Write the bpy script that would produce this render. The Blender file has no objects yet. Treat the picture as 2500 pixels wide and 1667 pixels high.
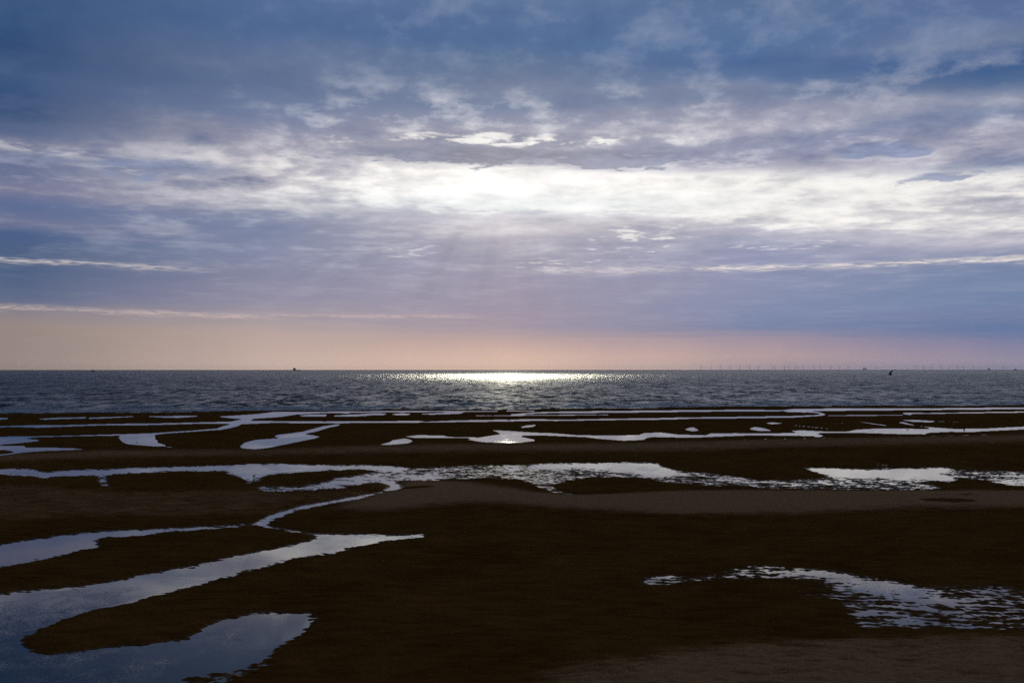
import bpy, bmesh, math, random
import numpy as np
from mathutils import Vector, Matrix

S = bpy.context.scene
C = S.collection
rad = math.radians

# ------------------------------------------------------------------ camera
CAM_H = 20.0
FPX = 2430.0                    # focal length in pixels of a 2500 px wide frame
PITCH = math.atan(68.5 / FPX)   # horizon lies a little under the middle
cam_d = bpy.data.cameras.new('camera')
cam_d.sensor_width = 36.0
cam_d.lens = 36.0 * FPX / 2500.0
cam_d.clip_start = 0.5
cam_d.clip_end = 400000.0
cam = bpy.data.objects.new('camera', cam_d)
cam.location = (0, 0, CAM_H)
cam.rotation_euler = (math.pi / 2 + PITCH, 0, 0)
C.objects.link(cam)
S.camera = cam

# ------------------------------------------------------------------ world, sun, exposure
SUN_EL = math.atan(0.214)
SUN_AZ = math.atan(-10 / FPX)
world = bpy.data.worlds.new('World')
S.world = world
world.use_nodes = True
wn = world.node_tree.nodes
wl = world.node_tree.links
wn.clear()
w_out = wn.new('ShaderNodeOutputWorld')
w_bg = wn.new('ShaderNodeBackground')
w_sky = wn.new('ShaderNodeTexSky')
w_sky.sky_type = 'NISHITA'
w_sky.sun_disc = False
w_sky.sun_elevation = SUN_EL
w_sky.sun_rotation = SUN_AZ
w_sky.dust_density = 0.0
w_bg.inputs['Strength'].default_value = 0.05
wl.new(w_sky.outputs[0], w_bg.inputs[0])
wl.new(w_bg.outputs[0], w_out.inputs[0])
world.cycles.sampling_method = 'NONE'

sun_d = bpy.data.lights.new('sun', 'SUN')
sun_d.energy = 5.0
sun_d.angle = rad(0.6)
sun_d.color = (1.0, 0.82, 0.58)
sun = bpy.data.objects.new('sun', sun_d)
sun.rotation_euler = (math.pi / 2 - SUN_EL, 0, math.pi - SUN_AZ)
C.objects.link(sun)

vs = S.view_settings
vs.view_transform = 'Standard'
vs.look = 'None'
vs.exposure = 0.0
vs.gamma = 1.0
vs.use_curve_mapping = False
S.render.resolution_x = 1024
S.render.resolution_y = 682
S.cycles.use_denoising = False      # the sampling grain stands in for the film's
S.cycles.adaptive_threshold = 0.02
S.cycles.sample_clamp_indirect = 0.03
S.cycles.sample_clamp_direct = 20.0
S.cycles.max_bounces = 4
S.cycles.diffuse_bounces = 1
S.cycles.glossy_bounces = 2
S.cycles.transparent_max_bounces = 8


# ------------------------------------------------------------------ helpers
def lin(c):
    return tuple(((v / 255) / 12.92 if v <= 10.3 else ((v / 255 + 0.055) / 1.055) ** 2.4) for v in c)


class NT:
    """small expression helper for shader nodes"""
    def __init__(self, mat):
        mat.use_nodes = True
        self.t = mat.node_tree
        self.t.nodes.clear()

    def n(self, typ, **kw):
        nd = self.t.nodes.new(typ)
        for k, v in kw.items():
            setattr(nd, k, v)
        return nd

    def put(self, sock, v):
        if isinstance(v, (int, float)):
            try:
                sock.default_value = v
            except TypeError:
                sock.default_value = (v, v, v)
        elif isinstance(v, tuple):
            sock.default_value = v if len(v) == len(sock.default_value) else (*v, 1.0)
        else:
            self.t.links.new(v, sock)

    def m(self, op, a, b=0.0, c=0.0, clamp=False):
        nd = self.n('ShaderNodeMath', operation=op, use_clamp=clamp)
        for i, v in enumerate((a, b, c)):
            self.put(nd.inputs[i], v)
        return nd.outputs[0]

    def add(self, a, b): return self.m('ADD', a, b)
    def sub(self, a, b): return self.m('SUBTRACT', a, b)
    def mul(self, *a):
        r = a[0]
        for b in a[1:]:
            r = self.m('MULTIPLY', r, b)
        return r
    def div(self, a, b): return self.m('DIVIDE', a, b)

    def sstep(self, lo, hi, x):
        nd = self.n('ShaderNodeMapRange', interpolation_type='SMOOTHSTEP', clamp=True)
        self.put(nd.inputs['Value'], x)
        self.put(nd.inputs['From Min'], lo)
        self.put(nd.inputs['From Max'], hi)
        return nd.outputs[0]

    def gauss(self, x, c, w):
        d = self.div(self.sub(x, c), w)
        return self.m('EXPONENT', self.mul(d, d, -1.0))

    def vec(self, x, y, z=0.0):
        nd = self.n('ShaderNodeCombineXYZ')
        for i, v in enumerate((x, y, z)):
            self.put(nd.inputs[i], v)
        return nd.outputs[0]

    def noise(self, v, scale, detail=6.0, rough=0.55, dist=0.0, color=False, lac=2.0):
        nd = self.n('ShaderNodeTexNoise', noise_dimensions='3D')
        self.put(nd.inputs['Vector'], v)
        nd.inputs['Scale'].default_value = scale
        nd.inputs['Detail'].default_value = detail
        nd.inputs['Roughness'].default_value = rough
        nd.inputs['Lacunarity'].default_value = lac
        nd.inputs['Distortion'].default_value = dist
        return nd.outputs[1 if color else 0]

    def ramp(self, x, lo, hi, stops, interp='EASE'):
        """stops: list of (value, srgb colour)"""
        nd = self.n('ShaderNodeValToRGB')
        f = self.div(self.sub(x, lo), hi - lo)
        self.put(nd.inputs[0], f)
        cr = nd.color_ramp
        cr.interpolation = interp
        els = cr.elements
        while len(els) > 1:
            els.remove(els[-1])
        for i, (v, c) in enumerate(stops):
            p = (v - lo) / (hi - lo)
            e = els[0] if i == 0 else els.new(p)
            e.position = p
            e.color = (*lin(c), 1) if isinstance(c, tuple) else (c, c, c, 1)
        return nd.outputs[0]

    def curve(self, x, lo, hi, pts):
        """piecewise linear function of x"""
        r = None
        nd = self.n('ShaderNodeFloatCurve')
        vals = [p[1] for p in pts]
        a, b = min(vals), max(vals)
        if b == a:
            b = a + 1
        cm = nd.mapping.curves[0]
        P = [((p[0] - lo) / (hi - lo), (p[1] - a) / (b - a)) for p in pts]
        cm.points[0].location = P[0]
        cm.points[1].location = P[-1]
        for q in P[1:-1]:
            cm.points.new(*q)
        nd.mapping.update()
        f = self.m('DIVIDE', self.sub(x, lo), hi - lo, clamp=True)
        self.put(nd.inputs['Value'], f)
        return self.add(self.mul(nd.outputs[0], b - a), a)

    def mix(self, f, a, b, mode='MIX'):
        nd = self.n('ShaderNodeMix', data_type='RGBA', blend_type=mode)
        self.put(nd.inputs[0], f)
        self.put(nd.inputs[6], a)
        self.put(nd.inputs[7], b)
        return nd.outputs[2]

    def fmix(self, f, a, b):
        nd = self.n('ShaderNodeMix', data_type='FLOAT')
        self.put(nd.inputs[0], f)
        self.put(nd.inputs[2], a)
        self.put(nd.inputs[3], b)
        return nd.outputs[0]

    def vscale(self, col, f):
        nd = self.n('ShaderNodeVectorMath', operation='SCALE')
        self.put(nd.inputs[0], col)
        self.put(nd.inputs['Scale'], f)
        return nd.outputs[0]

    def vadd(self, a, b):
        nd = self.n('ShaderNodeVectorMath', operation='ADD')
        self.put(nd.inputs[0], a)
        self.put(nd.inputs[1], b)
        return nd.outputs[0]

    def out(self, surf=None, vol=None):
        o = self.n('ShaderNodeOutputMaterial')
        if surf is not None:
            self.t.links.new(surf, o.inputs['Surface'])
        if vol is not None:
            self.t.links.new(vol, o.inputs['Volume'])

    def attr(self, name):
        nd = self.n('ShaderNodeAttribute', attribute_name=name)
        return nd.outputs['Fac']

    def principled(self, base, rough, spec=0.5, ior=1.45, normal=None, metal=0.0, tint=None):
        p = self.n('ShaderNodeBsdfPrincipled')
        self.put(p.inputs['Base Color'], base)
        self.put(p.inputs['Roughness'], rough)
        self.put(p.inputs['IOR'], ior)
        self.put(p.inputs['Specular IOR Level'], spec)
        self.put(p.inputs['Metallic'], metal)
        if tint is not None:
            self.put(p.inputs['Specular Tint'], tint)
        if normal is not None:
            self.put(p.inputs['Normal'], normal)
        return p.outputs[0]


def mesh_np(name, co, faces, mat=None, smooth=True):
    """fast mesh from numpy verts and quads"""
    me = bpy.data.meshes.new(name)
    nv, nf = len(co), len(faces)
    k = faces.shape[1]
    me.vertices.add(nv)
    me.vertices.foreach_set('co', np.ascontiguousarray(co, dtype=np.float32).ravel())
    me.loops.add(nf * k)
    me.loops.foreach_set('vertex_index', np.ascontiguousarray(faces, dtype=np.int32).ravel())
    me.polygons.add(nf)
    me.polygons.foreach_set('loop_start', np.arange(nf, dtype=np.int32) * k)
    me.polygons.foreach_set('use_smooth', np.full(nf, smooth))
    me.update(calc_edges=True)
    if mat:
        me.materials.append(mat)
    return me


def obj(name, me, parent=None, kind=None, label=None, cat=None, group=None):
    o = bpy.data.objects.new(name, me)
    C.objects.link(o)
    if parent is not None:
        o.parent = parent
    if kind:
        o['kind'] = kind
    if label:
        o['label'] = label
    if cat:
        o['category'] = cat
    if group:
        o['group'] = group
    return o


def ground(px, py, z=0.0):
    """where the line of sight through a photo pixel meets the height z"""
    px = np.asarray(px, float)
    py = np.asarray(py, float)
    xc = (px - 1250.0) / FPX
    yc = -(py - 833.5) / FPX
    dy = math.cos(PITCH) - yc * math.sin(PITCH)
    dz = math.sin(PITCH) + yc * math.cos(PITCH)
    t = (z - CAM_H) / dz
    return xc * t, dy * t


# ------------------------------------------------------------------ sky: a cloud deck 2.5 km up that sinks to the horizon
DECK = 2500.0


def sky_material():
    mat = bpy.data.materials.new('cloudy_sky')
    T = NT(mat)
    geo = T.n('ShaderNodeNewGeometry')
    sep = T.n('ShaderNodeSeparateXYZ')
    T.put(sep.inputs[0], geo.outputs['Position'])
    x, y, z = sep.outputs
    r = T.m('MAXIMUM', T.m('SQRT', T.add(T.mul(x, x), T.mul(y, y))), 100.0)
    s = T.div(x, r)                               # left / right of the sun
    t = T.div(T.m('MAXIMUM', T.sub(z, CAM_H), 0.0), r)   # steepness above the ground
    sx = s
    s = T.mul(s, T.sub(1.0, T.sstep(.42, 1.1, t)))
    front = T.sstep(-.75, .55, T.div(y, r))
    front = T.add(front, T.mul(T.sub(1.0, front), T.sstep(.6, 2.0, t)))
    tc = T.m('MAXIMUM', t, 0.028)
    inv = T.div(1.0, tc)
    D = T.vec(T.mul(T.div(x, r), inv), T.mul(T.div(y, r), inv), 3.7)     # place on the deck, in deck heights
    D2 = T.vec(T.mul(T.div(x, r), inv), T.mul(T.div(y, r), inv), 11.3)
    wv = T.noise(D, 0.8, 2, 0.5, color=True)
    D = T.vadd(D, T.vscale(wv, 0.55))
    D2 = T.vadd(D2, T.vscale(wv, 0.35))
    big = T.sub(T.noise(D, 0.42, 2, 0.5), 0.5)
    mid = T.sub(T.noise(D2, 1.1, 5, 0.52), 0.5)
    fine = T.sub(T.noise(D, 3.1, 5, 0.55), 0.5)
    # edges of the layers wander with the noise
    amp = T.curve(t, 0, 0.4, [(0, 0.0), (0.03, 0.010), (0.08, 0.022), (0.15, 0.035), (0.22, 0.07), (0.4, 0.18)])
    tw = T.add(t, T.mul(amp, T.add(T.mul(big, 0.5), T.add(T.mul(mid, 0.45), T.mul(fine, 0.16)))))

    def column(px, stops):
        u = (px - 1250.0) / FPX
        k = 1.0 / math.sqrt(1 + u * u)
        st = sorted(((902 - row) / FPX * k, c) for row, c in stops)
        st.append((.45, tuple(int(v * .78) for v in st[-1][1])))
        st.append((.50, tuple(int(v * .85) for v in st[-1][1])))
        return T.ramp(tw, 0, 0.5, st, 'LINEAR')

    c1 = column(40, [(900, (155, 137, 131)), (850, (149, 133, 129)), (795, (150, 134, 128)), (769, (140, 130, 135)),
        (735, (95, 106, 136)), (700, (82, 99, 133)), (675, (74, 94, 130)), (616, (72, 94, 131)), (575, (66, 93, 136)),
        (546, (108, 114, 147)), (505, (86, 105, 148)), (465, (124, 124, 152)), (430, (106, 114, 148)), (405, (100, 110, 146)),
        (370, (112, 118, 148)), (335, (82, 98, 134)), (293, (55, 82, 124)), (235, (46, 80, 125)),
        (176, (62, 92, 136)), (100, (43, 78, 126)), (0, (50, 86, 133))])
    c2 = column(660, [(900, (204, 178, 166)), (850, (192, 168, 158)), (815, (186, 163, 157)), (785, (170, 156, 160)),
        (734, (148, 143, 165)), (675, (138, 139, 165)), (616, (134, 140, 168)), (557, (125, 135, 166)), (515, (138, 144, 170)),
        (495, (178, 175, 188)), (434, (196, 191, 199)), (387, (196, 191, 201)), (364, (172, 170, 184)), (330, (150, 150, 170)),
        (264, (116, 129, 162)), (205, (98, 119, 157)), (147, (108, 127, 164)), (59, (78, 109, 157)), (0, (84, 114, 162))])
    c3 = column(1250, [(900, (228, 192, 168)), (870, (218, 183, 165)), (833, (193, 165, 159)), (800, (167, 151, 164)), (734, (161, 151, 170)),
        (675, (164, 156, 175)), (616, (170, 165, 180)), (557, (188, 181, 190)), (525, (214, 207, 213)), (505, (232, 228, 230)),
        (446, (240, 239, 238)), (405, (225, 222, 226)), (380, (176, 174, 186)), (350, (168, 167, 180)), (329, (166, 166, 182)), (305, (148, 152, 174)),
        (252, (121, 136, 166)), (223, (130, 140, 168)), (147, (100, 125, 162)), (100, (82, 115, 164)), (47, (86, 116, 162)), (0, (101, 127, 168))])
    c4 = column(1860, [(900, (166, 149, 156)), (868, (180, 154, 157)), (827, (160, 144, 161)), (798, (118, 130, 166)), (763, (128, 138, 173)),
        (692, (138, 145, 176)), (630, (148, 152, 182)), (590, (156, 160, 186)), (565, (178, 177, 194)), (540, (206, 203, 210)), (499, (230, 228, 230)),
        (446, (234, 232, 235)), (420, (202, 198, 208)), (375, (152, 153, 178)), (340, (150, 154, 180)), (308, (182, 180, 194)),
        (276, (160, 161, 182)), (235, (122, 136, 167)), (205, (126, 140, 172)), (175, (90, 120, 166)), (135, (74, 109, 163)), (70, (84, 119, 166)), (0, (91, 121, 167))])
    c5 = column(2430, [(900, (138, 134, 156)), (880, (148, 139, 160)), (839, (126, 126, 160)), (804, (92, 116, 160)), (769, (113, 125, 165)),
        (734, (110, 130, 168)), (681, (112, 131, 168)), (640, (124, 137, 170)), (610, (152, 156, 181)), (585, (198, 194, 206)), (560, (215, 211, 216)),
        (520, (200, 196, 206)), (490, (196, 192, 204)), (460, (216, 213, 218)), (435, (190, 186, 196)), (405, (104, 122, 163)), (376, (164, 162, 181)),
        (329, (158, 159, 180)), (293, (124, 138, 171)), (246, (148, 155, 178)), (200, (82, 111, 156)), (164, (60, 99, 151)),
        (106, (66, 102, 156)), (59, (116, 134, 168)), (0, (92, 118, 166))])
    def wgt(a, b):
        nd = T.n('ShaderNodeMapRange', clamp=True)
        T.put(nd.inputs['Value'], T.add(s, T.mul(big, 0.05)))
        nd.inputs['From Min'].default_value = a
        nd.inputs['From Max'].default_value = b
        return nd.outputs[0]
    base = T.mix(wgt(-.445, -.236), c1, c2)
    base = T.mix(wgt(-.236, 0.0), base, c3)
    base = T.mix(wgt(0.0, .243), base, c4)
    base = T.mix(wgt(.243, .437), base, c5)

    # light and shade in the deck: thin places let white light through, thick ones are slate
    puff = T.sub(T.noise(D2, 7.0, 4, 0.6), 0.5)
    lump = T.sub(T.noise(T.vec(T.mul(sx, 17.0), T.mul(T.m('LOGARITHM', tc, 2.71828), 8.5), 7.3), 1.0, 6, 0.62), 0.5)
    hf = T.sub(1.0, T.mul(T.sstep(.25, .30, t), .6))
    nn = T.add(T.add(T.mul(mid, 0.38), T.mul(lump, 0.88)), T.mul(T.add(T.mul(fine, 0.38), T.mul(puff, 0.22)), hf))
    edge = T.add(T.mul(lump, 0.55), T.add(T.mul(fine, 0.40), T.mul(puff, 0.40)))
    tq = T.div(t, T.m('SQRT', T.sub(1.0, T.m('MINIMUM', T.mul(s, s), 0.4))))
    gain = T.curve(tq, 0, 0.4, [(0, 0.0), (0.03, 0.0), (0.05, 0.3), (0.08, 0.5), (0.105, 1.0), (0.13, 1.8), (0.16, 3.0), (0.19, 4.6), (0.23, 4.6), (0.27, 3.0), (0.32, 2.4), (0.4, 2.4)])
    dim = T.sub(1.0, T.mul(T.sstep(-.10, -.36, s), T.sstep(.222, .236, tq), .75))
    dim = T.mul(dim, T.sub(1.0, T.mul(T.sstep(-.18, -.42, s), .55)))
    nk = T.mul(nn, gain, T.fmix(T.m('GREATER_THAN', nn, 0.0), 1.0, dim))
    sunside = T.m('EXPONENT', T.mul(T.m('POWER', T.div(s, 0.45), 2.0), -1.0))
    slate = T.mix(T.mul(sunside, T.gauss(t, .19, .09)), (*lin((52, 84, 136)), 1), (*lin((128, 132, 158)), 1))
    base = T.mix(T.m('MULTIPLY', T.m('MINIMUM', nk, 0.0), -0.75, clamp=True), base, slate)
    pale = T.mix(sunside, (*lin((190, 188, 205)), 1), (*lin((240, 238, 240)), 1))
    pale = T.mix(T.sstep(.26, .31, t), pale, (*lin((160, 172, 200)), 1))
    base = T.mix(T.m('MULTIPLY', T.m('MAXIMUM', nk, 0.0), 0.85, clamp=True), base, pale)

    # ---- openings where the thin bright cloud behind shows
    lo = T.curve(s, -0.5, 0.5, [(-.5, .176), (-.3, .172), (-.15, .168), (-.05, .160), (.05, .160), (.12, .158), (.2, .147), (.3, .138), (.5, .118)])
    hi = T.curve(s, -0.5, 0.5, [(-.5, .218), (-.3, .214), (-.15, .209), (0, .204), (.12, .200), (.3, .190), (.5, .178)])
    tg = T.add(t, T.add(T.mul(mid, 0.014), T.mul(edge, 0.034)))
    soft = T.curve(s, -0.5, 0.5, [(-.5, .020), (-.25, .012), (0, .004), (.2, .006), (.5, .010)])
    gap = T.mul(T.sstep(T.sub(lo, soft), T.add(lo, soft), tg), T.sub(1.0, T.sstep(T.sub(hi, soft), T.add(hi, soft), tg)))
    gi = T.curve(s, -0.5, 0.5, [(-.5, .0), (-.38, .10), (-.27, .42), (-.18, .75), (-.08, 1.0), (.1, 1.0), (.2, 1.0), (.35, .92), (.5, .85)])
    broke = T.curve(s, -0.5, 0.5, [(-.5, 1.0), (-.3, .95), (-.2, .8), (-.12, .45), (.05, 0.15), (.15, .25), (.25, .35), (.35, .55), (.5, .7)])
    nb = T.sstep(-0.10, 0.08, T.add(T.mul(fine, .6), T.mul(lump, 0.8)))
    gap = T.mul(gap, gi, T.sub(1.0, T.mul(broke, T.sub(1.0, nb))))

    def patch(s0, sw, t0, tw_, th, hard, a, slope=0.0, field=None):
        """broken flecks: noise over a threshold inside a soft window"""
        f = fine if field is None else field
        tt = T.sub(tg, T.mul(s, slope)) if slope else tg
        w = T.mul(T.gauss(s, s0, sw), T.gauss(tt, t0, tw_))
        v = T.add(f, T.mul(T.sub(w, 1.0), 0.55))
        return T.mul(T.sstep(th - hard, th + hard, v), a)

    def most(fs):
        r = fs[0]
        for f in fs[1:]:
            r = T.m('MAXIMUM', r, f)
        return r

    mf = T.add(T.mul(fine, 0.5), T.mul(lump, 0.7))
    pf = T.add(T.mul(puff, 0.80), T.mul(lump, 0.70))

    ff = T.add(T.mul(puff, 1.0), T.mul(fine, 0.35))

    def streak(s0, s1, t0, slope, w, a):
        """a long thin bright line"""
        tt = T.add(t, T.add(T.mul(mid, 0.006), T.mul(fine, 0.007)))
        g = T.gauss(T.sub(tt, T.mul(s, slope)), t0, w)
        win = T.mul(T.sstep(s0 - .03, s0 + .03, s), T.sub(1.0, T.sstep(s1 - .05, s1 + .05, s)))
        k = T.sstep(-0.16, 0.10, puff)
        return T.mul(g, win, k, a)

    B = most([
        gap,
        patch(-.02, 0.26, .2320, 0.013, -.015, .09, 1.0, 0, pf),
        patch(.12, 0.125, .134, 0.0300, .055, .07, .75, 0, ff),
        patch(.28, 0.150, .122, 0.0135, .06, .08, .5, 0, ff),
        patch(-.10, 0.100, .122, 0.0162, .08, .08, .35, 0, ff),
        patch(.05, 0.150, .108, 0.0135, .07, .07, .55, 0, ff),
        patch(.42, 0.075, .112, 0.0068, -.03, .06, .6, .05),
        streak(.17, .50, .0985, .002, .0026, .85),
        streak(.02, .18, .100, .0, .0035, .4),
        streak(-.8, -.31, .0885, -.022, .0022, .60),
        streak(-.8, -.24, .046, -.022, .0024, .55),
        streak(-.24, -.04, .0535, .0, .0018, .45),
        streak(-.47, -.38, .168, -.075, .005, .45),
        streak(-.40, -.30, .165, -.06, .003, .5),
    ])
    # colour of the bright cloud: blazing near the sun, pinkish low and far from it
    near = T.m('EXPONENT', T.mul(T.add(T.m('POWER', T.div(s, 0.20), 2.0), T.m('POWER', T.div(T.sub(t, .185), 0.035), 2.0)), -1.0))
    low = T.sstep(0.13, 0.06, t)
    bright = T.mix(low, (*lin((241, 238, 234)), 1), (*lin((222, 196, 184)), 1))
    bright = T.vscale(bright, T.add(T.add(0.98, T.mul(near, 0.22)), T.mul(nn, 0.9)))
    col = T.mix(B, base, bright)
    # darker scraps drifting in front of the opening
    Dk = most([
        patch(-.04, 0.21, .2150, 0.0135, -.17, .09, .9, 0, pf),
        patch(.10, 0.13, .2130, 0.0125, -.14, .06, .8, 0, pf),
        patch(.40, 0.088, .164, 0.0121, -.01, .07, .75, .04, mf),
        patch(.28, 0.075, .166, 0.0108, .05, .06, .6, 0, pf),
        patch(.34, 0.125, .200, 0.0135, -.05, .08, .8, .03, mf),
        patch(-.34, 0.17, .190, 0.020, -.10, .10, .8, 0, mf),
    ])
    dcol = T.mix(T.gauss(s, 0, .2), (*lin((112, 128, 166)), 1), (*lin((146, 146, 162)), 1))
    col = T.mix(Dk, col, T.vscale(dcol, T.add(1.0, T.mul(pf, 1.2))))
    # forward scattered light around the hidden sun
    glow = T.m('EXPONENT', T.mul(T.add(T.m('POWER', T.div(s, 0.12), 2.0), T.m('POWER', T.div(T.sub(t, .160), 0.030), 2.0)), -1.0))
    col = T.vadd(col, T.vscale((*lin((250, 240, 228)),), T.mul(glow, 0.10)))

    fan = T.div(s, T.m('MAXIMUM', T.sub(.235, t), .03))
    rays = T.sub(T.noise(T.vec(T.mul(fan, 3.2), 2.0, 0.0), 1.0, 3, 0.6), 0.5)
    rwin = T.mul(T.gauss(t, .105, .045), T.gauss(s, -.03, .20))
    col = T.vscale(col, T.add(1.0, T.mul(rays, rwin, 0.60)))
    hs = T.n('ShaderNodeHueSaturation')
    hs.inputs['Saturation'].default_value = 0.93
    T.put(hs.inputs['Color'], col)
    col = T.vscale(hs.outputs[0], T.sub(1.0, T.mul(T.sstep(.245, .31, tq), .14)))
    col = T.vscale(col, T.add(.45, T.mul(front, .55)))
    ts = T.add(t, T.mul(edge, 0.010))
    g2 = T.mul(T.gauss(ts, .1655, .0125), T.gauss(s, 0, .22), T.m('GREATER_THAN', y, 0.0))
    col = T.vscale(col, T.sub(1.0, T.mul(g2, 0.24)))
    em = T.n('ShaderNodeEmission')
    T.put(em.inputs['Color'], col)
    em.inputs['Strength'].default_value = 1.0
    tr = T.n('ShaderNodeBsdfTransparent')
    # how much direct sun the deck lets through
    T.put(tr.inputs['Color'], T.vscale((.80, .93, 1.0), T.add(0.005, T.mul(g2, 0.36))))
    ad = T.n('ShaderNodeAddShader')
    T.t.links.new(em.outputs[0], ad.inputs[0])
    T.t.links.new(tr.outputs[0], ad.inputs[1])
    T.out(ad.outputs[0])
    mat.cycles.emission_sampling = 'NONE'
    return mat


def build_sky():
    rs = [0.0, 1500, 3000, 5000, 8000, 12000, 17000, 24000, 32000, 42000, 55000, 70000, 90000, 115000, 140000]
    seg = 96
    co = []
    for rr in rs:
        k = min(max((rr - 36000) / 104000, 0), 1)
        zz = DECK * (1 - k) ** 1.3 - 200 * k
        for i in range(seg):
            a = 2 * math.pi * i / seg
            co.append((rr * math.sin(a), rr * math.cos(a), zz))
    fs = []
    for j in range(1, len(rs) - 1):
        for i in range(seg):
            fs.append((j * seg + i, j * seg + (i + 1) % seg, (j + 1) * seg + (i + 1) % seg, (j + 1) * seg + i))
    co = co[seg - 1:]
    fs = [tuple(i - seg + 1 for i in f) for f in fs]
    co[0] = (0, 0, DECK)
    me = bpy.data.meshes.new('sky')
    tris = [(0, 1 + i, 1 + (i + 1) % seg) for i in range(seg)]
    me.from_pydata(co, [], fs + tris)
    me.materials.append(sky_material())
    for p in me.polygons:
        p.use_smooth = True
    o = obj('sky', me, kind='structure', label='layered blue grey evening clouds with a bright gap over the sea')
    return o


build_sky()

# ------------------------------------------------------------------ the beach: what the tide left under water
# outlines are kept as (crop origin, points); one crop unit is 850/2352 photo pixels
K = 850.0 / 2352.0
CR = {'A': (0, 860), 'B': (800, 860), 'C': (1650, 860), 'D': (0, 1220), 'E': (800, 1120), 'F': (1650, 1120)}
POOLS = []       # (id, level, points in photo pixels)


def P(pid, level, crop, *pts):
    ox, oy = CR[crop]
    POOLS.append((pid, level, [(ox + K * a, oy + K * b) for a, b in pts]))


# far runnels by the sea
P('runnel', 1.0, 'A', (-300, 445), (0, 441), (60, 443), (50, 452), (0, 456), (-300, 462))
P('runnel', 0.9, 'A', (240, 450), (390, 440), (590, 437), (580, 446), (400, 452), (300, 456))
P('runnel', 0.9, 'A', (600, 440), (730, 436), (915, 430), (900, 436), (720, 446), (600, 450))
P('runnel', 0.95, 'A', (930, 430), (1100, 430), (1390, 426), (1300, 436), (1200, 444), (1080, 440))
P('runnel', 1.0, 'A', (1460, 434), (1560, 428), (1750, 415), (1850, 402), (2352, 400), (2360, 412), (2180, 410), (2000, 420), (1900, 436), (1700, 450), (1560, 446))
P('runnel', 1.0, 'A', (2010, 427), (2120, 418), (2210, 420), (2200, 432), (2050, 433))
P('runnel', 1.0, 'A', (2200, 430), (2352, 420), (2500, 416), (2470, 430), (2352, 435))
P('runnel', 1.0, 'B', (0, 400), (400, 396), (900, 396), (1400, 393), (1400, 398), (900, 402), (400, 404), (0, 410))
P('runnel', 1.0, 'B', (200, 419), (300, 411), (410, 412), (370, 425), (220, 427))
P('runnel', 1.0, 'B', (420, 417), (500, 411), (565, 413), (550, 423), (470, 425))
P('runnel', 0.9, 'B', (590, 417), (800, 405), (940, 403), (880, 416), (700, 421))
P('runnel', 1.0, 'B', (1220, 419), (1400, 404), (1600, 399), (2352, 391), (2360, 403), (1800, 409), (1500, 411), (1380, 415), (1250, 423))
P('runnel', 0.8, 'B', (900, 428), (1050, 425), (1600, 420), (2000, 418), (2000, 422), (1600, 427), (1050, 431))
P('runnel', 1.0, 'C', (-10, 391), (500, 387), (720, 390), (800, 381), (1100, 379), (1600, 379), (2352, 371), (3000, 366), (3000, 378), (2352, 383), (2000, 387), (1700, 389), (1300, 393), (900, 396), (880, 406), (760, 405), (730, 397), (400, 398), (-10, 403))
P('runnel', 1.0, 'C', (1530, 407), (1700, 409), (2352, 399), (3000, 392), (3000, 400), (2352, 408), (1900, 414), (1600, 416), (1580, 424), (1540, 419))
P('runnel', 0.8, 'C', (1020, 424), (1540, 421), (1540, 428), (1020, 431))
# second runnel, nearly straight across the beach
P('channel', 1.0, 'A', (-400, 520), (0, 499), (120, 494), (300, 490), (420, 491), (600, 487), (860, 481), (1020, 480), (1300, 474), (1560, 467), (1640, 460), (1900, 465), (2360, 468), (2360, 480), (2000, 479), (1850, 477), (1640, 486), (1560, 484), (1300, 484), (1000, 493), (880, 493), (700, 494), (430, 504), (250, 511), (120, 506), (0, 508), (-400, 530))
P('channel', 1.0, 'A', (1560, 468), (1660, 446), (1720, 446), (1700, 456), (1640, 470))
P('channel', 1.0, 'B', (-10, 466), (420, 465), (600, 461), (670, 469), (600, 477), (200, 477), (-10, 480))
P('channel', 1.0, 'B', (640, 469), (820, 461), (1000, 457), (1200, 454), (1420, 450), (1550, 455), (1850, 449), (2360, 442), (2360, 454), (1850, 459), (1550, 464), (1400, 463), (1250, 467), (1000, 471), (660, 475))
P('channel', 1.0, 'C', (-10, 440), (400, 435), (800, 429), (950, 423), (985, 416), (940, 409), (860, 403), (880, 396), (960, 403), (1018, 418), (985, 430), (800, 441), (300, 448), (-10, 450))
# diagonal channel and pools on the left
P('diagonal', 1.0, 'A', (1640, 478), (1605, 500), (1545, 515), (1490, 525), (1300, 538), (1100, 552), (1040, 560), (800, 565), (400, 573), (150, 580), (270, 592), (250, 603), (100, 618), (0, 625), (-400, 650), (-400, 580), (0, 569), (200, 567), (500, 561), (800, 553), (1040, 545), (1300, 528), (1470, 513), (1500, 500), (1560, 486))
P('diagonal', 1.0, 'A', (800, 575), (830, 560), (1030, 552), (1052, 572), (1045, 585), (1068, 598), (1060, 610), (1118, 625), (1110, 637), (1060, 641), (950, 631), (860, 623), (825, 605))
P('diagonal', 0.5, 'A', (1118, 632), (1300, 645), (1480, 656), (1480, 662), (1300, 656), (1110, 645))
P('left_pool', 1.0, 'A', (-400, 645), (0, 630), (165, 630), (172, 644), (400, 644), (500, 647), (592, 656), (540, 666), (300, 673), (180, 681), (90, 693), (0, 705), (-300, 740), (-400, 740), (-200, 700), (0, 688), (110, 676), (40, 664), (-100, 664), (-400, 680))
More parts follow.
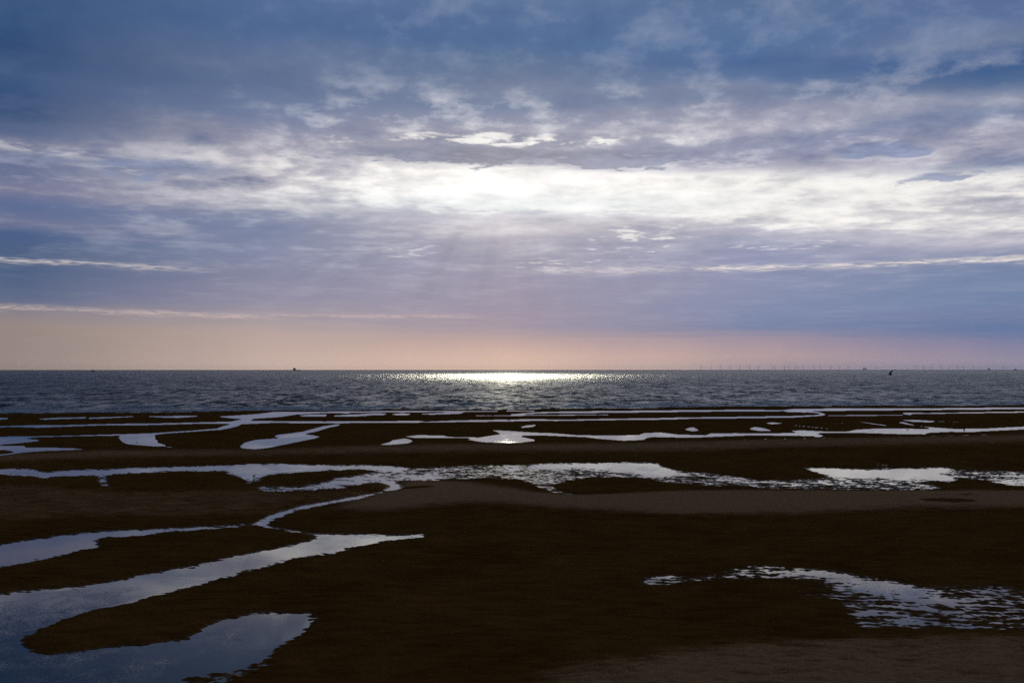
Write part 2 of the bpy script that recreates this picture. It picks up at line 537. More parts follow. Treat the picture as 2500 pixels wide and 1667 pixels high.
P('winding_pool', 1.0, 'A', (1620, 635), (1650, 610), (1720, 592), (1800, 585), (1885, 580), (1855, 570), (1870, 557), (1960, 547), (2050, 534), (2180, 499), (2260, 487), (2312, 485), (2280, 499), (2220, 511), (2140, 536), (2040, 556), (2100, 557), (2167, 570), (2120, 586), (2040, 601), (1900, 631), (1800, 653), (1720, 663), (1640, 656))
# pools in the middle
P('middle_pool', 1.0, 'B', (325, 629), (420, 605), (440, 592), (520, 581), (560, 588), (578, 604), (540, 621), (450, 631), (380, 635))
P('middle_pool', 1.0, 'B', (508, 570), (600, 559), (780, 561), (820, 571), (1000, 574), (1010, 583), (800, 583), (600, 583))
P('spindle_pool', 1.0, 'B', (935, 592), (1020, 575), (1120, 560), (1170, 552), (1140, 537), (1100, 524), (1240, 531), (1400, 542), (1500, 544), (1700, 559), (1900, 561), (2100, 559), (2140, 544), (2250, 541), (2360, 554), (2360, 577), (2200, 574), (2150, 581), (2130, 596), (2000, 601), (1830, 587), (1750, 577), (1450, 564), (1280, 566), (1400, 590), (1390, 603), (1300, 616), (1200, 619), (1050, 611))
P('small_pool', 1.0, 'B', (1295, 506), (1350, 491), (1412, 489), (1380, 506), (1320, 511))
P('spindle_pool', 0.75, 'B', (1380, 613), (1700, 603), (1690, 611), (1400, 620))
P('spindle_pool', 0.5, 'B', (1660, 524), (1850, 544), (1840, 551), (1660, 533))
P('line_pool', 0.85, 'B', (2100, 606), (2360, 599), (2360, 605), (2100, 611))
# pools on the right
P('spindle_pool', 1.0, 'C', (-10, 554), (200, 560), (230, 548), (400, 545), (560, 548), (780, 544), (870, 544), (960, 551), (1002, 565), (980, 573), (800, 567), (500, 564), (280, 573), (100, 580), (-10, 577))
P('right_pool', 1.0, 'C', (765, 529), (860, 527), (1000, 534), (1160, 534), (1220, 521), (1350, 515), (1560, 515), (1700, 519), (1720, 511), (1580, 491), (1500, 475), (1530, 469), (1620, 494), (1740, 507), (1880, 517), (2100, 514), (2352, 501), (3000, 470), (3000, 492), (2352, 523), (2060, 536), (2000, 541), (1850, 539), (1700, 546), (1680, 557), (1500, 554), (1250, 547), (1000, 547), (850, 550))
P('teardrop', 1.0, 'C', (55, 520), (100, 506), (150, 519), (152, 531), (110, 536))
P('teardrop', 0.5, 'C', (95, 508), (190, 490), (195, 496), (120, 512))
P('drop', 1.0, 'C', (492, 518), (530, 503), (590, 511), (655, 530), (580, 534), (530, 527))
P('sliver', 0.95, 'C', (598, 478), (650, 472), (742, 481), (650, 488))
P('sliver', 0.54, 'C', (740, 482), (950, 503), (1110, 518), (1110, 524), (940, 511), (740, 489))
P('upper_sliver', 1.0, 'C', (1508, 458), (1600, 455), (1765, 465), (1720, 474), (1600, 470))
P('upper_sliver', 0.5, 'C', (1765, 462), (1950, 468), (1950, 474), (1765, 471))
P('faint_sliver', 0.55, 'C', (1240, 464), (1440, 491), (1420, 500), (1240, 474))
P('faint_sliver', 0.5, 'C', (780, 463), (1000, 461), (1170, 476), (1160, 482), (1000, 470), (780, 469))
P('line_pool', 0.9, 'C', (-10, 599), (500, 588), (1000, 577), (1550, 570), (2000, 558), (2300, 552), (2300, 558), (2000, 565), (1550, 578), (1000, 586), (500, 597), (-10, 606))
# the broad shallow runnel half way down the beach
P('broad', 1.0, 'A', (-400, 800), (0, 790), (150, 787), (240, 795), (260, 810), (500, 797), (900, 785), (1200, 775), (1530, 768), (1650, 758), (1850, 755), (2360, 769), (2360, 791), (2200, 796), (2000, 809), (1850, 821), (1740, 839), (1690, 850), (1640, 845), (1525, 822), (1560, 795), (1500, 798), (1200, 801), (850, 816), (600, 831), (400, 839), (280, 850), (240, 836), (100, 829), (0, 823), (-400, 840))
P('broad', 0.41, 'A', (640, 850), (700, 825), (760, 850), (725, 885), (800, 912), (995, 938), (980, 952), (850, 937), (680, 917), (655, 880))
P('broad', 0.5, 'A', (1640, 848), (1720, 838), (1810, 852), (1720, 882), (1700, 897), (1680, 905), (1640, 885))
P('broad', 0.62, 'A', (1690, 900), (1800, 912), (2000, 914), (2150, 900), (2200, 872), (2360, 845), (2360, 916), (2200, 931), (2000, 943), (1800, 945), (1740, 931))
P('broad', 0.41, 'A', (1750, 895), (2000, 905), (2180, 868), (2200, 900), (2000, 925), (1760, 915))
P('broad', 1.0, 'B', (-10, 766), (250, 765), (500, 777), (560, 785), (480, 802), (300, 791), (-10, 793))
P('broad', 0.41, 'B', (300, 790), (550, 775), (900, 764), (1400, 758), (1450, 790), (1950, 800), (2100, 830), (2360, 846), (2360, 895), (2100, 856), (1850, 850), (1640, 850), (1560, 880), (1400, 905), (1300, 868), (1050, 860), (800, 868), (600, 855), (420, 852), (380, 830))
P('broad', 0.55, 'B', (850, 765), (1100, 757), (1400, 762), (1400, 778), (1100, 776), (850, 785))
P('broad', 0.95, 'B', (1350, 766), (1420, 752), (1800, 749), (2100, 744), (2230, 747), (2255, 778), (2360, 797), (2360, 834), (2180, 839), (2060, 813), (1950, 796), (1700, 786), (1450, 786))
P('broad', 0.7, 'B', (-10, 858), (150, 840), (300, 812), (360, 830), (420, 845), (600, 836), (820, 852), (700, 872), (500, 866), (430, 886), (300, 888), (150, 906), (-10, 926))
P('broad', 0.51, 'B', (1388, 905), (1500, 870), (1650, 845), (1800, 828), (1830, 846), (1650, 872), (1550, 890), (1530, 915), (1600, 944), (1750, 954), (1950, 957), (1900, 970), (1650, 970), (1500, 946))
P('broad', 0.4, 'B', (1190, 918), (1300, 935), (1500, 955), (1900, 965), (2200, 950), (2100, 970), (1600, 976), (1350, 955))
P('broad', 0.41, 'C', (-10, 838), (200, 850), (600, 856), (900, 850), (1000, 842), (1250, 852), (1500, 852), (1640, 868), (1900, 935), (1700, 938), (1400, 952), (1000, 937), (700, 937), (400, 912), (200, 907), (-10, 892))
P('broad', 0.57, 'C', (-10, 796), (150, 806), (400, 836), (600, 851), (400, 856), (150, 836), (-10, 832))
P('broad', 0.51, 'C', (150, 880), (300, 868), (400, 880), (300, 907), (200, 902))
P('broad', 0.53, 'C', (1350, 860), (1560, 858), (1650, 882), (1500, 897), (1380, 882))
P('shallow_pool', 1.0, 'C', (795, 775), (950, 781), (1150, 791), (1400, 794), (1550, 787), (1750, 781), (1850, 784), (1875, 800), (1760, 811), (1780, 831), (1905, 862), (1850, 874), (1600, 858), (1350, 843), (1100, 842), (1000, 827), (930, 802), (870, 786))
P('shallow_pool', 0.43, 'C', (1760, 800), (1900, 787), (2352, 799), (3000, 830), (3000, 930), (2352, 898), (2200, 887), (2000, 867), (1900, 862), (1790, 831))
P('shallow_pool', 0.78, 'C', (2130, 866), (2352, 880), (3000, 915), (3000, 940), (2352, 904), (2200, 890))
P('patch_pool', 0.5, 'C', (1225, 748), (1320, 743), (1505, 762), (1400, 776), (1280, 762))
# the stream running off the broad runnel, its delta and the near pools
P('stream', 1.0, 'B', (370, 884), (430, 876), (488, 896), (522, 910), (482, 933), (415, 943), (200, 1000), (-12, 1030), (-12, 1012), (200, 972), (380, 937), (420, 907), (400, 892))
P('stream', 1.0, 'D', (2360, -18), (2360, 6), (2200, 36), (2000, 76), (1850, 131), (1790, 164), (1850, 186), (1980, 206), (2100, 226), (2200, 236), (2380, 240), (2380, 305), (2290, 346), (2150, 371), (2000, 396), (1850, 431), (1650, 481), (1500, 531), (1350, 571), (1200, 611), (1050, 646), (900, 691), (750, 721), (600, 756), (480, 791), (380, 831), (250, 891), (180, 931), (130, 971), (170, 1001), (270, 1031), (400, 1036), (700, 1001), (850, 981), (1000, 986), (1050, 961), (1200, 951), (1280, 931), (1330, 891), (1400, 841), (1500, 811), (1650, 771), (1850, 756), (1950, 763), (2050, 770), (2092, 820), (2055, 890), (2020, 930), (1900, 982), (1800, 1072), (1700, 1117), (1500, 1162), (1300, 1195), (1150, 1260), (1000, 1500), (-600, 1700), (-600, 720), (0, 635), (200, 615), (350, 605), (550, 590), (700, 560), (900, 525), (1100, 490), (1250, 460), (1450, 420), (1600, 380), (1750, 350), (1900, 325), (2050, 285), (2140, 262), (2130, 248), (2050, 230), (1950, 216), (1800, 187), (1716, 165), (1760, 139), (1850, 94), (2040, 38), (2300, -6))
P('stream', 0.45, 'D', (1300, 1195), (1500, 1160), (1750, 1110), (1900, 1060), (1900, 1110), (1700, 1180), (1500, 1260), (1150, 1300))
P('stream', 0.46, 'D', (2040, 750), (2200, 760), (2200, 800), (2090, 830))
P('stream', 0.8, 'E', (-10, 505), (200, 510), (350, 506), (500, 514), (640, 503), (675, 514), (705, 524), (640, 532), (520, 543), (300, 573), (150, 608), (50, 638), (-10, 650))
P('stream', 1.0, 'D', (1722, 160), (1500, 171), (1200, 189), (900, 204), (600, 221), (400, 244), (200, 269), (0, 304), (-500, 420), (-500, 600), (0, 456), (150, 426), (350, 386), (500, 356), (540, 341), (640, 326), (682, 306), (650, 286), (620, 266), (700, 256), (850, 246), (1050, 233), (1200, 214), (1500, 192), (1722, 174))
# the rippled shallows low on the right
P('rippled', 0.41, 'F', (0, 785), (120, 795), (250, 765), (480, 710), (600, 707), (900, 729), (1100, 755), (1300, 795), (1480, 820), (1600, 850), (1750, 858), (1950, 838), (2200, 844), (2352, 868), (3000, 980), (3000, 1250), (2352, 1165), (2000, 1165), (1700, 1152), (1400, 1155), (1250, 1155), (1155, 1090), (1140, 1010), (1080, 972), (900, 942), (690, 906), (880, 850), (920, 822), (700, 832), (480, 822), (200, 832), (0, 847))
P('rippled', 0.46, 'E', (2045, 840), (2150, 790), (2230, 780), (2365, 782), (2365, 852), (2200, 867))
P('rippled', 0.5, 'F', (480, 711), (900, 738), (1000, 772), (700, 765))
P('rippled', 0.7, 'F', (880, 765), (1000, 750), (1120, 762), (1300, 800), (1500, 840), (1700, 885), (2020, 955), (1920, 992), (1700, 972), (1500, 952), (1300, 912), (1150, 865), (1000, 822))
P('rippled', 0.53, 'F', (1960, 850), (2080, 862), (2130, 990), (2010, 1005), (1950, 910))
P('rippled', 0.49, 'F', (1140, 1000), (1300, 960), (1700, 1000), (1900, 1100), (1500, 1140), (1250, 1140))
P('rippled', 0.49, 'F', (0, 790), (100, 800), (250, 822), (100, 838), (0, 842))
P('rippled', 0.51, 'F', (2000, 860), (2352, 890), (2352, 930), (2100, 920))

DRY_LIT = []        # bars paled in colour for drained sand and sunlit slopes: (amount, px points)


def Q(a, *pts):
    DRY_LIT.append((a, list(pts)))


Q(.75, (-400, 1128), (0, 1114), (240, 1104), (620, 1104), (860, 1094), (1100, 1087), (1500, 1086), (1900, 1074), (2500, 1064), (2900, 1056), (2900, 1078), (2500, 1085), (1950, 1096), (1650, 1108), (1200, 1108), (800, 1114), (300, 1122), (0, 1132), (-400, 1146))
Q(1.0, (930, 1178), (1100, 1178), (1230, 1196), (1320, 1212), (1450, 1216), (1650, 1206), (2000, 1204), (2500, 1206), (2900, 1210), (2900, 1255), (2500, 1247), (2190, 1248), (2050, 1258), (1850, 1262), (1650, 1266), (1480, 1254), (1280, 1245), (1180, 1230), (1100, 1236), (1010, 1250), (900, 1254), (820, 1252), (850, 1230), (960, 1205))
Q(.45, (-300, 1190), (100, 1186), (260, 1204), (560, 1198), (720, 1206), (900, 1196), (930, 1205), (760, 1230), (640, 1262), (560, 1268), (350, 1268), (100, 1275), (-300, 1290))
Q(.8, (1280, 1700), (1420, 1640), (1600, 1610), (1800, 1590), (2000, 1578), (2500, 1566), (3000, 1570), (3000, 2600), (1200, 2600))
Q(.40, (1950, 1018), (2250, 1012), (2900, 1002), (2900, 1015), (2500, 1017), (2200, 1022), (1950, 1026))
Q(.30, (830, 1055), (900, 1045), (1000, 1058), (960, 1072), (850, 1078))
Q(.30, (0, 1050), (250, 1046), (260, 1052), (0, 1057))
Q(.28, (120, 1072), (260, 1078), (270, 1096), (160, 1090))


def inside(pts, X, Y):
    pts = np.asarray(pts)
    x0, y0 = pts.min(0)
    x1, y1 = pts.max(0)
    m = np.zeros(X.shape, bool)
    cs = np.where((X[0] >= x0) & (X[0] <= x1))[0]
    rs = np.where((Y[:, 0] >= y0) & (Y[:, 0] <= y1))[0]
    if len(cs) == 0 or len(rs) == 0:
        return m
    sl = (slice(rs[0], rs[-1] + 1), slice(cs[0], cs[-1] + 1))
    xx, yy = X[sl], Y[sl]
    r = np.zeros(xx.shape, bool)
    for (ax, ay), (bx, by) in zip(pts, np.roll(pts, -1, 0)):
        if ay == by:
            continue
        c = (ay > yy) != (by > yy)
        r ^= c & (xx < (bx - ax) * (yy - ay) / (by - ay) + ax)
    m[sl] = r
    return m


def box(a, n, axis):
    if n < 1:
        return a
    p = [(0, 0), (0, 0)]
    p[axis] = (n + 1, n)
    c = np.cumsum(np.pad(a, p, mode='edge'), axis=axis)
    k = 2 * n + 1
    L = a.shape[axis]
    return (np.take(c, range(k, k + L), axis) - np.take(c, range(0, L), axis)) / k


def blur(a, nr, nc, it=2):
    a = a.astype(np.float32)
    for _ in range(it):
        a = box(box(a, nr, 0), nc, 1)
    return a


def hash2(i, j, seed):
    n = (i.astype(np.int64) * 374761393 + j.astype(np.int64) * 668265263 + seed * 982451653) & 0x7fffffff
    n = ((n ^ (n >> 13)) * 1274126177) & 0x7fffffff
    n = (n ^ (n >> 16)) & 0xffff
    return n.astype(np.float32) / 65535.0


def vnoise(x, y, seed=0):
    i = np.floor(x)
    j = np.floor(y)
    fx = x - i
    fy = y - j
    fx = fx * fx * (3 - 2 * fx)
    fy = fy * fy * (3 - 2 * fy)
    a = hash2(i, j, seed); b = hash2(i + 1, j, seed)
    c = hash2(i, j + 1, seed); d = hash2(i + 1, j + 1, seed)
    return ((a + (b - a) * fx) * (1 - fy) + (c + (d - c) * fx) * fy - 0.5).astype(np.float32)


def fbm(x, y, octs, seed=0, gain=0.5):
    r = 0
    a = 1.0
    for o in range(octs):
        r = r + a * vnoise(x * 2 ** o + 17.3 * o, y * 2 ** o - 9.1 * o, seed + o)
        a *= gain
    return r


def ss(lo, hi, x):
    k = np.clip((x - lo) / (hi - lo), 0, 1)
    return k * k * (3 - 2 * k)


cols = np.concatenate([np.linspace(-900, -80, 42)[:-1], np.linspace(-80, 2580, 1180), np.linspace(2580, 3400, 42)[1:]])
rows = np.concatenate([np.arange(972, 1712, 1.05), np.linspace(1714, 2600, 40)])
PX, PY = np.meshgrid(cols, rows)
GX, GY = ground(PX, PY)
GX = GX.astype(np.float32)
GY = GY.astype(np.float32)

F = np.zeros(PX.shape, np.float32)
LAB = np.full(PX.shape, -1, np.int32)
ids = []
for pid, lev, pts in POOLS:
    if pid not in ids:
        ids.append(pid)
    m = inside(pts, PX, PY)
    F = np.where(m, np.maximum(F, lev), F)
    LAB[m & (LAB < 0)] = ids.index(pid)
shore = 1009.5 - (PX + 100) * 0.0085 + 1.2 * np.sin(PX / 170.0) + 0.8 * np.sin(PX / 61.0 + 1)
sea_m = PY < shore
F = np.where(sea_m, 1.0, F)
near = ss(1105, 1135, PY)
Fa = blur(F, 1, 1, 1)
Fb = blur(F, 4, 4, 2)
Fw = blur(F, 14, 22, 2)
near2 = ss(1290, 1360, PY)
Fs = Fa * (1 - near) + Fb * near
Fs = Fs * (1 - near2) + blur(F, 6, 6, 2) * near2
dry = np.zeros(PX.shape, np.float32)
for a, pts in DRY_LIT:
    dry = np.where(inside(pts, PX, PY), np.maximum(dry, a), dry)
dry_lit_n = blur(dry, 6, 26, 2) * (1 - near2) + blur(dry, 26, 60, 2) * near2
hollow = np.zeros(PX.shape, np.float32)
for pts in ([(880, 1199), (935, 1195), (955, 1198), (1050, 1197), (1062, 1200), (980, 1203), (900, 1202)],
            [(2240, 1232), (2300, 1230), (2340, 1231), (2395, 1236), (2330, 1238), (2270, 1236)],
            [(2345, 1220), (2370, 1218), (2375, 1221), (2350, 1222)]):
    hollow = np.where(inside(pts, PX, PY), 1.0, hollow)
dry_lit_n = dry_lit_n * (1 - np.clip(blur(hollow, 1, 3, 2) * 1.4, 0, 1))
dry_lit_w = blur(dry, 10, 30, 2)

# ripples, in metres on the ground
rip = 0.75 * vnoise(GX / 1.5 + 0.5 * fbm(GX / 4, GY / 4, 2, 40), GY / 1.0 + GX * 0.10, 3) \
    + 0.24 * np.sin(2 * np.pi * (GY / 1.25 + GX * 0.13 + 1.5 * fbm(GX / 3.2, GY / 5.0, 3, 91))).astype(np.float32) * ss(230, 120, GY) \
    + 0.72 * vnoise(GX / 0.70 + 0.4 * fbm(GX / 2, GY / 2, 2, 55), GY / 0.50 + GX * 0.1, 4) + 0.65 * vnoise(GX / 0.30, GY / 0.30, 5)
patchy = fbm(GX / 7.0, GY / 9.0, 3, 21)
spk = np.clip(4 * Fs * (1 - Fs), 0, 1)
amp = (0.04 + 0.52 * near) * (0.35 + 0.65 * spk)
Fn = Fs + amp * rip + near * 0.20 * patchy * spk + (1 - near) * 0.10 * fbm(GX / 9, GY / 30, 3, 60) * spk
slope_far = 0.30 + 0.25 * (1 - near)
H = (0.5 - Fn) * slope_far
out = np.clip(1 - Fw * 1.3, 0, 1) * (1 - ss(0.12, 0.42, Fs))
H += out * (0.12 + 0.55 * dry_lit_w + 0.10 * fbm(GX / 45, GY / 30, 3, 77)) + 0.10 * dry_lit_n * np.clip(1 - Fs * 2, 0, 1)
H += 0.020 * rip * out * ss(400, 120, GY) + 0.05 * fbm(GX / 5, GY / 2.2, 3, 33) * out * ss(300, 100, GY)
film = np.exp(-np.clip(H, 0, None) / (0.025 + 0.035 * near)) * (0.35 + 0.65 * near)
dry_lit_n = dry_lit_n - 0.30 * np.clip(rip, -1, 1) * dry_lit_n * near2 - 0.12 * np.clip(rip, -1, 1) * dry_lit_n * near
H = np.where(sea_m, np.minimum(H, -0.1 - 0.004 * np.clip(GY - 460, 0, None)), H)


def grid_faces(nr, nc):
    i = np.arange(nr * nc).reshape(nr, nc)
    return np.stack([i[:-1, :-1].ravel(), i[1:, :-1].ravel(), i[1:, 1:].ravel(), i[:-1, 1:].ravel()], 1)


def sand_material():
    mat = bpy.data.materials.new('tidal_sand')
    T = NT(mat)
    geo = T.n('ShaderNodeNewGeometry')
    pos = geo.outputs['Position']
    d = T.attr('drained_lit')
    w = T.attr('film')
    n1 = T.noise(pos, 0.35, 8, 0.65)
    n2 = T.noise(pos, 3.0, 5, 0.6)
    sq = T.n('ShaderNodeVectorMath', operation='MULTIPLY')
    T.put(sq.inputs[0], pos)
    sq.inputs[1].default_value = (.35, 1.0, 1.0)
    n4 = T.noise(sq.outputs[0], 0.9, 5, 0.65)
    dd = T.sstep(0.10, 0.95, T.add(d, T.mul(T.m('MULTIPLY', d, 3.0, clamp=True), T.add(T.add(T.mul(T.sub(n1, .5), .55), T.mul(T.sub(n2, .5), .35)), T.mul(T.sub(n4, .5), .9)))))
    n3 = T.noise(pos, 0.08, 4, 0.6)
    wetc = T.mix(T.sstep(.32, .70, T.add(T.mul(n4, .45), T.add(T.mul(n2, .25), T.mul(n3, .3)))), (0.082, 0.034, 0.0070, 1), (0.215, 0.090, 0.0200, 1))
    dry_lit_c = T.mix(n2, (0.34, 0.175, 0.078, 1), (0.47, 0.245, 0.112, 1))  # part drained sand, part sunward brightness painted into the tone
    col = T.mix(dd, wetc, dry_lit_c)
    bump = T.n('ShaderNodeBump')
    bump.inputs['Strength'].default_value = 1.0
    bump.inputs['Distance'].default_value = 0.12
    T.put(bump.inputs['Height'], T.add(T.mul(n4, 1.2), T.noise(pos, 4.0, 4, 0.6)))
    df = T.n('ShaderNodeBsdfDiffuse')
    T.put(df.inputs['Color'], col)
    T.put(df.inputs['Roughness'], 0.0)
    T.put(df.inputs['Normal'], bump.outputs[0])
    # a film of water over sand that has only just drained
    gl = T.n('ShaderNodeBsdfGlossy')
    T.put(gl.inputs['Color'], (0.8, 0.8, 0.8, 1))
    T.put(gl.inputs['Roughness'], 0.30)
    fr = T.n('ShaderNodeFresnel')
    fr.inputs['IOR'].default_value = 1.33
    mx = T.n('ShaderNodeMixShader')
    T.put(mx.inputs[0], T.m('MULTIPLY', fr.outputs[0], T.mul(T.sstep(.25, .95, T.add(w, T.mul(T.sub(n2, .5), .6))), 0.60), clamp=True))
    T.t.links.new(df.outputs[0], mx.inputs[1])
    T.t.links.new(gl.outputs[0], mx.inputs[2])
    T.out(mx.outputs[0])
    return mat


def build_beach():
    nr, nc = PX.shape
    co = np.stack([GX.ravel(), GY.ravel(), H.ravel()], 1)
    # the sheet goes on behind and below the camera
    tail = []
    for yy, zz in ((18.0, .6), (0.0, 2.0), (-60.0, 3.0), (-400.0, 4.0)):
        k = 1 + max(0, (18 - yy)) / 60
        tail.append(np.stack([GX[-1] * k, np.full(nc, yy), np.full(nc, zz)], 1))
    co = np.concatenate([co] + tail)
    fs = grid_faces(nr + 4, nc)
    me = mesh_np('beach_sand', co, fs, sand_material())
    for nm, arr, tv in (('drained_lit', dry_lit_n, 0.6), ('film', film, 0.0)):
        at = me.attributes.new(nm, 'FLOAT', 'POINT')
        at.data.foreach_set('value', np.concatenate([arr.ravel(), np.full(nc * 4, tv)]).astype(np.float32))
    return obj('beach_sand', me, kind='structure', label='dark wet sand flats with bars paled by drying and painted sunlight at low tide')


build_beach()


# ------------------------------------------------------------------ water
def water_material(name, sea):
    mat = bpy.data.materials.new(name)
    T = NT(mat)
    geo = T.n('ShaderNodeNewGeometry')
    pos = geo.outputs['Position']
    sep = T.n('ShaderNodeSeparateXYZ')
    T.put(sep.inputs[0], pos)
    x, y, z = sep.outputs

    def slopes(fields):
        acc = None
        for sx, sy, scale, det, amt in fields:
            v = T.vec(T.mul(x, sx), T.mul(y, sy), 0.0)
            c = T.noise(v, scale, det, 0.55, 0.3, color=True)
            nd = T.n('ShaderNodeVectorMath', operation='SUBTRACT')
            T.put(nd.inputs[0], c)
            nd.inputs[1].default_value = (.5, .5, .5)
            if isinstance(amt, (int, float)):
                v2 = T.vscale(nd.outputs[0], float(amt))
            else:
                v2 = T.vscale(nd.outputs[0], amt)
            acc = v2 if acc is None else T.vadd(acc, v2)
        mk = T.n('ShaderNodeVectorMath', operation='MULTIPLY')
        T.put(mk.inputs[0], acc)
        mk.inputs[1].default_value = (1, 1, 0)
        up = T.vadd(mk.outputs[0], (0, -0.19, 1.0) if sea else T.vec(0.0, T.mul(T.sstep(125.0, 235.0, y), -0.036), 1.0))
        nn = T.n('ShaderNodeVectorMath', operation='NORMALIZE')
        T.put(nn.inputs[0], up)
        return nn.outputs[0]

    if sea:
        swell = T.sstep(9000.0, 500.0, y)
        nrm = slopes([(1.0, .28, .050, 3, .9), (1.0, .36, .20, 4, 2.1), (1.0, .7, 1.3, 3, 1.8)])
        base = T.mix(T.noise(pos, .004, 3), (0.020, 0.038, 0.032, 1), (0.036, 0.056, 0.044, 1))
        T.out(T.principled(base, 0.26, 0.5, 1.25, nrm, tint=(0.96, 1.0, 0.92, 1)))
    else:
        dp = T.attr('depth')
        gust = T.sstep(.47, .60, T.noise(pos, .045, 3))
        a = T.mul(T.sstep(.55, 1.0, dp), T.add(.05, T.mul(gust, .80)))
        nrm = slopes([(1.0, .8, .55, 3, T.mul(a, .10)), (1.0, .9, 9.0, 2, T.add(.01, T.mul(a, .17)))])
        T.out(T.principled((0.016, 0.010, 0.005, 1), T.add(.02, T.mul(a, .10)), 0.5, 1.40, nrm, tint=(1.0, 0.93, 0.78, 1)))
    return mat


SEA_M = water_material('sea_water', True)
POOL_M = water_material('pool_water', False)


def build_water():
    # every second sample is enough for a flat sheet
    px2 = cols[::2]
    py2 = np.concatenate([rows[:-40][::2], rows[-40:]])
    ri = np.concatenate([np.arange(len(rows) - 40)[::2], np.arange(len(rows) - 40, len(rows))])
    ci = np.arange(len(cols))[::2]
    sub = np.ix_(ri, ci)
    X, Y, lab = GX[sub], GY[sub], LAB[sub].copy()
    # depth by blurred outline: calm margins, ruffled middles
    dep = blur(np.clip(F, 0, 1), 7, 12, 2)[sub] * near[sub] + blur(F, 2, 6, 2)[sub] * (1 - near[sub])
    keep = blur((F > 0.3).astype(np.float32), 4, 6, 2)[sub] > 0.01
    smask = sea_m[sub] | (PY[sub] < 990)
    # spread the pool ids into their margins
    SEA = 999
    lab[smask] = SEA
    for _ in range(14):
        for ax, sh in ((0, 1), (0, -1), (1, 1), (1, -1)):
            nb = np.roll(lab, sh, ax)
            e = (lab < 0) & (nb >= 0) & (nb != SEA)
            lab[e] = nb[e]
    lab[~keep & (lab != SEA)] = -1
    nr, nc = X.shape
    fidx = grid_faces(nr, nc)
    flab = lab[:-1, :-1].ravel()
    allco = np.stack([X.ravel(), Y.ravel(), np.zeros(nr * nc)], 1)
    names = {
        'runnel': ('tidal_runnel', 'broken chain of thin pools lying along the edge of the sea'),
        'channel': ('tidal_channel', 'long thin bright channel crossing the beach where two walkers stand'),
        'diagonal': ('tidal_channel', 'channel slanting up from the left edge with a ragged square pool below it'),
        'left_pool': ('tide_pool', 'pointed pool at the left edge under the slanting channel'),
        'winding_pool': ('tide_pool', 'winding pool with a rounded lower lobe left of the middle'),
        'middle_pool': ('tide_pool', 'small bent pool just left of the spindle shaped pool'),
        'spindle_pool': ('tide_pool', 'spindle shaped pool in the middle with a long arm to the right'),
        'small_pool': ('tide_pool', 'small slanting fleck of water above the spindle shaped pool'),
        'line_pool': ('tide_pool', 'hair thin line of water along the pale sand bar on the right'),
        'right_pool': ('tide_pool', 'long pool at the right edge where a lone walker stands'),
        'teardrop': ('tide_pool', 'small teardrop pool right of the middle, above the long arm'),
        'drop': ('tide_pool', 'leaf shaped small pool between teardrop and long right pool'),
        'sliver': ('tide_pool', 'thin sliver of water with a faint tail above the leaf shaped pool'),
        'upper_sliver': ('tide_pool', 'thin bright sliver of water above the long right pool'),
        'faint_sliver': ('tide_pool', 'faint wet streaks above the long right pool'),
        'broad': ('tidal_runnel', 'broad rippled runnel running across the whole beach half way down'),
        'shallow_pool': ('tide_pool', 'smooth bright shallow pool at the right end of the broad runnel'),
        'patch_pool': ('tide_pool', 'small broken patch of water above the smooth shallow pool'),
        'stream': ('tidal_stream', 'forked stream widening to dark pools at the lower left'),
        'rippled': ('rippled_shallows', 'fan of water broken by sand ripples at the lower right'),
    }

    def part(faces, nm, mat, label, extra=None):
        used, inv = np.unique(faces.ravel(), return_inverse=True)
        co = allco[used]
        fc = inv.reshape(-1, 4)
        dv = dep.ravel()[used]
        if extra is not None:
            fc = np.concatenate([fc, extra[1] + len(co)])
            co = np.concatenate([co, extra[0]])
            dv = np.concatenate([dv, np.ones(len(extra[0]))])
        me = mesh_np(nm, co, fc, mat)
        at = me.attributes.new('depth', 'FLOAT', 'POINT')
        at.data.foreach_set('value', dv.astype(np.float32))
        obj(nm, me, kind='structure', label=label)

    for k, pid in enumerate(ids):
        f = fidx[flab == k]
        if len(f):
            part(f, names[pid][0], POOL_M, names[pid][1])
    # the sea goes on to the horizon
    y0 = float(GY[0, 0])
    ys = np.concatenate([[y0], y0 * np.exp(np.linspace(0, math.log(60000 / y0), 60))[1:]])
    us = np.linspace(-1, 1, 41)
    wd = np.maximum(ys * 1.1, float(GX[0, -1]))
    wd[0] = float(GX[0, -1])
    exx = np.stack([(us[None, :] * wd[:, None]).ravel(), np.repeat(ys, 41), np.zeros(60 * 41)], 1)
    ii = np.arange(60 * 41).reshape(60, 41)
    exf = np.stack([ii[:-1, :-1].ravel(), ii[:-1, 1:].ravel(), ii[1:, 1:].ravel(), ii[1:, :-1].ravel()], 1)
    part(fidx[flab == SEA], 'sea', SEA_M, 'grey choppy sea with a sunlit patch under the horizon', (exx, exf))


build_water()


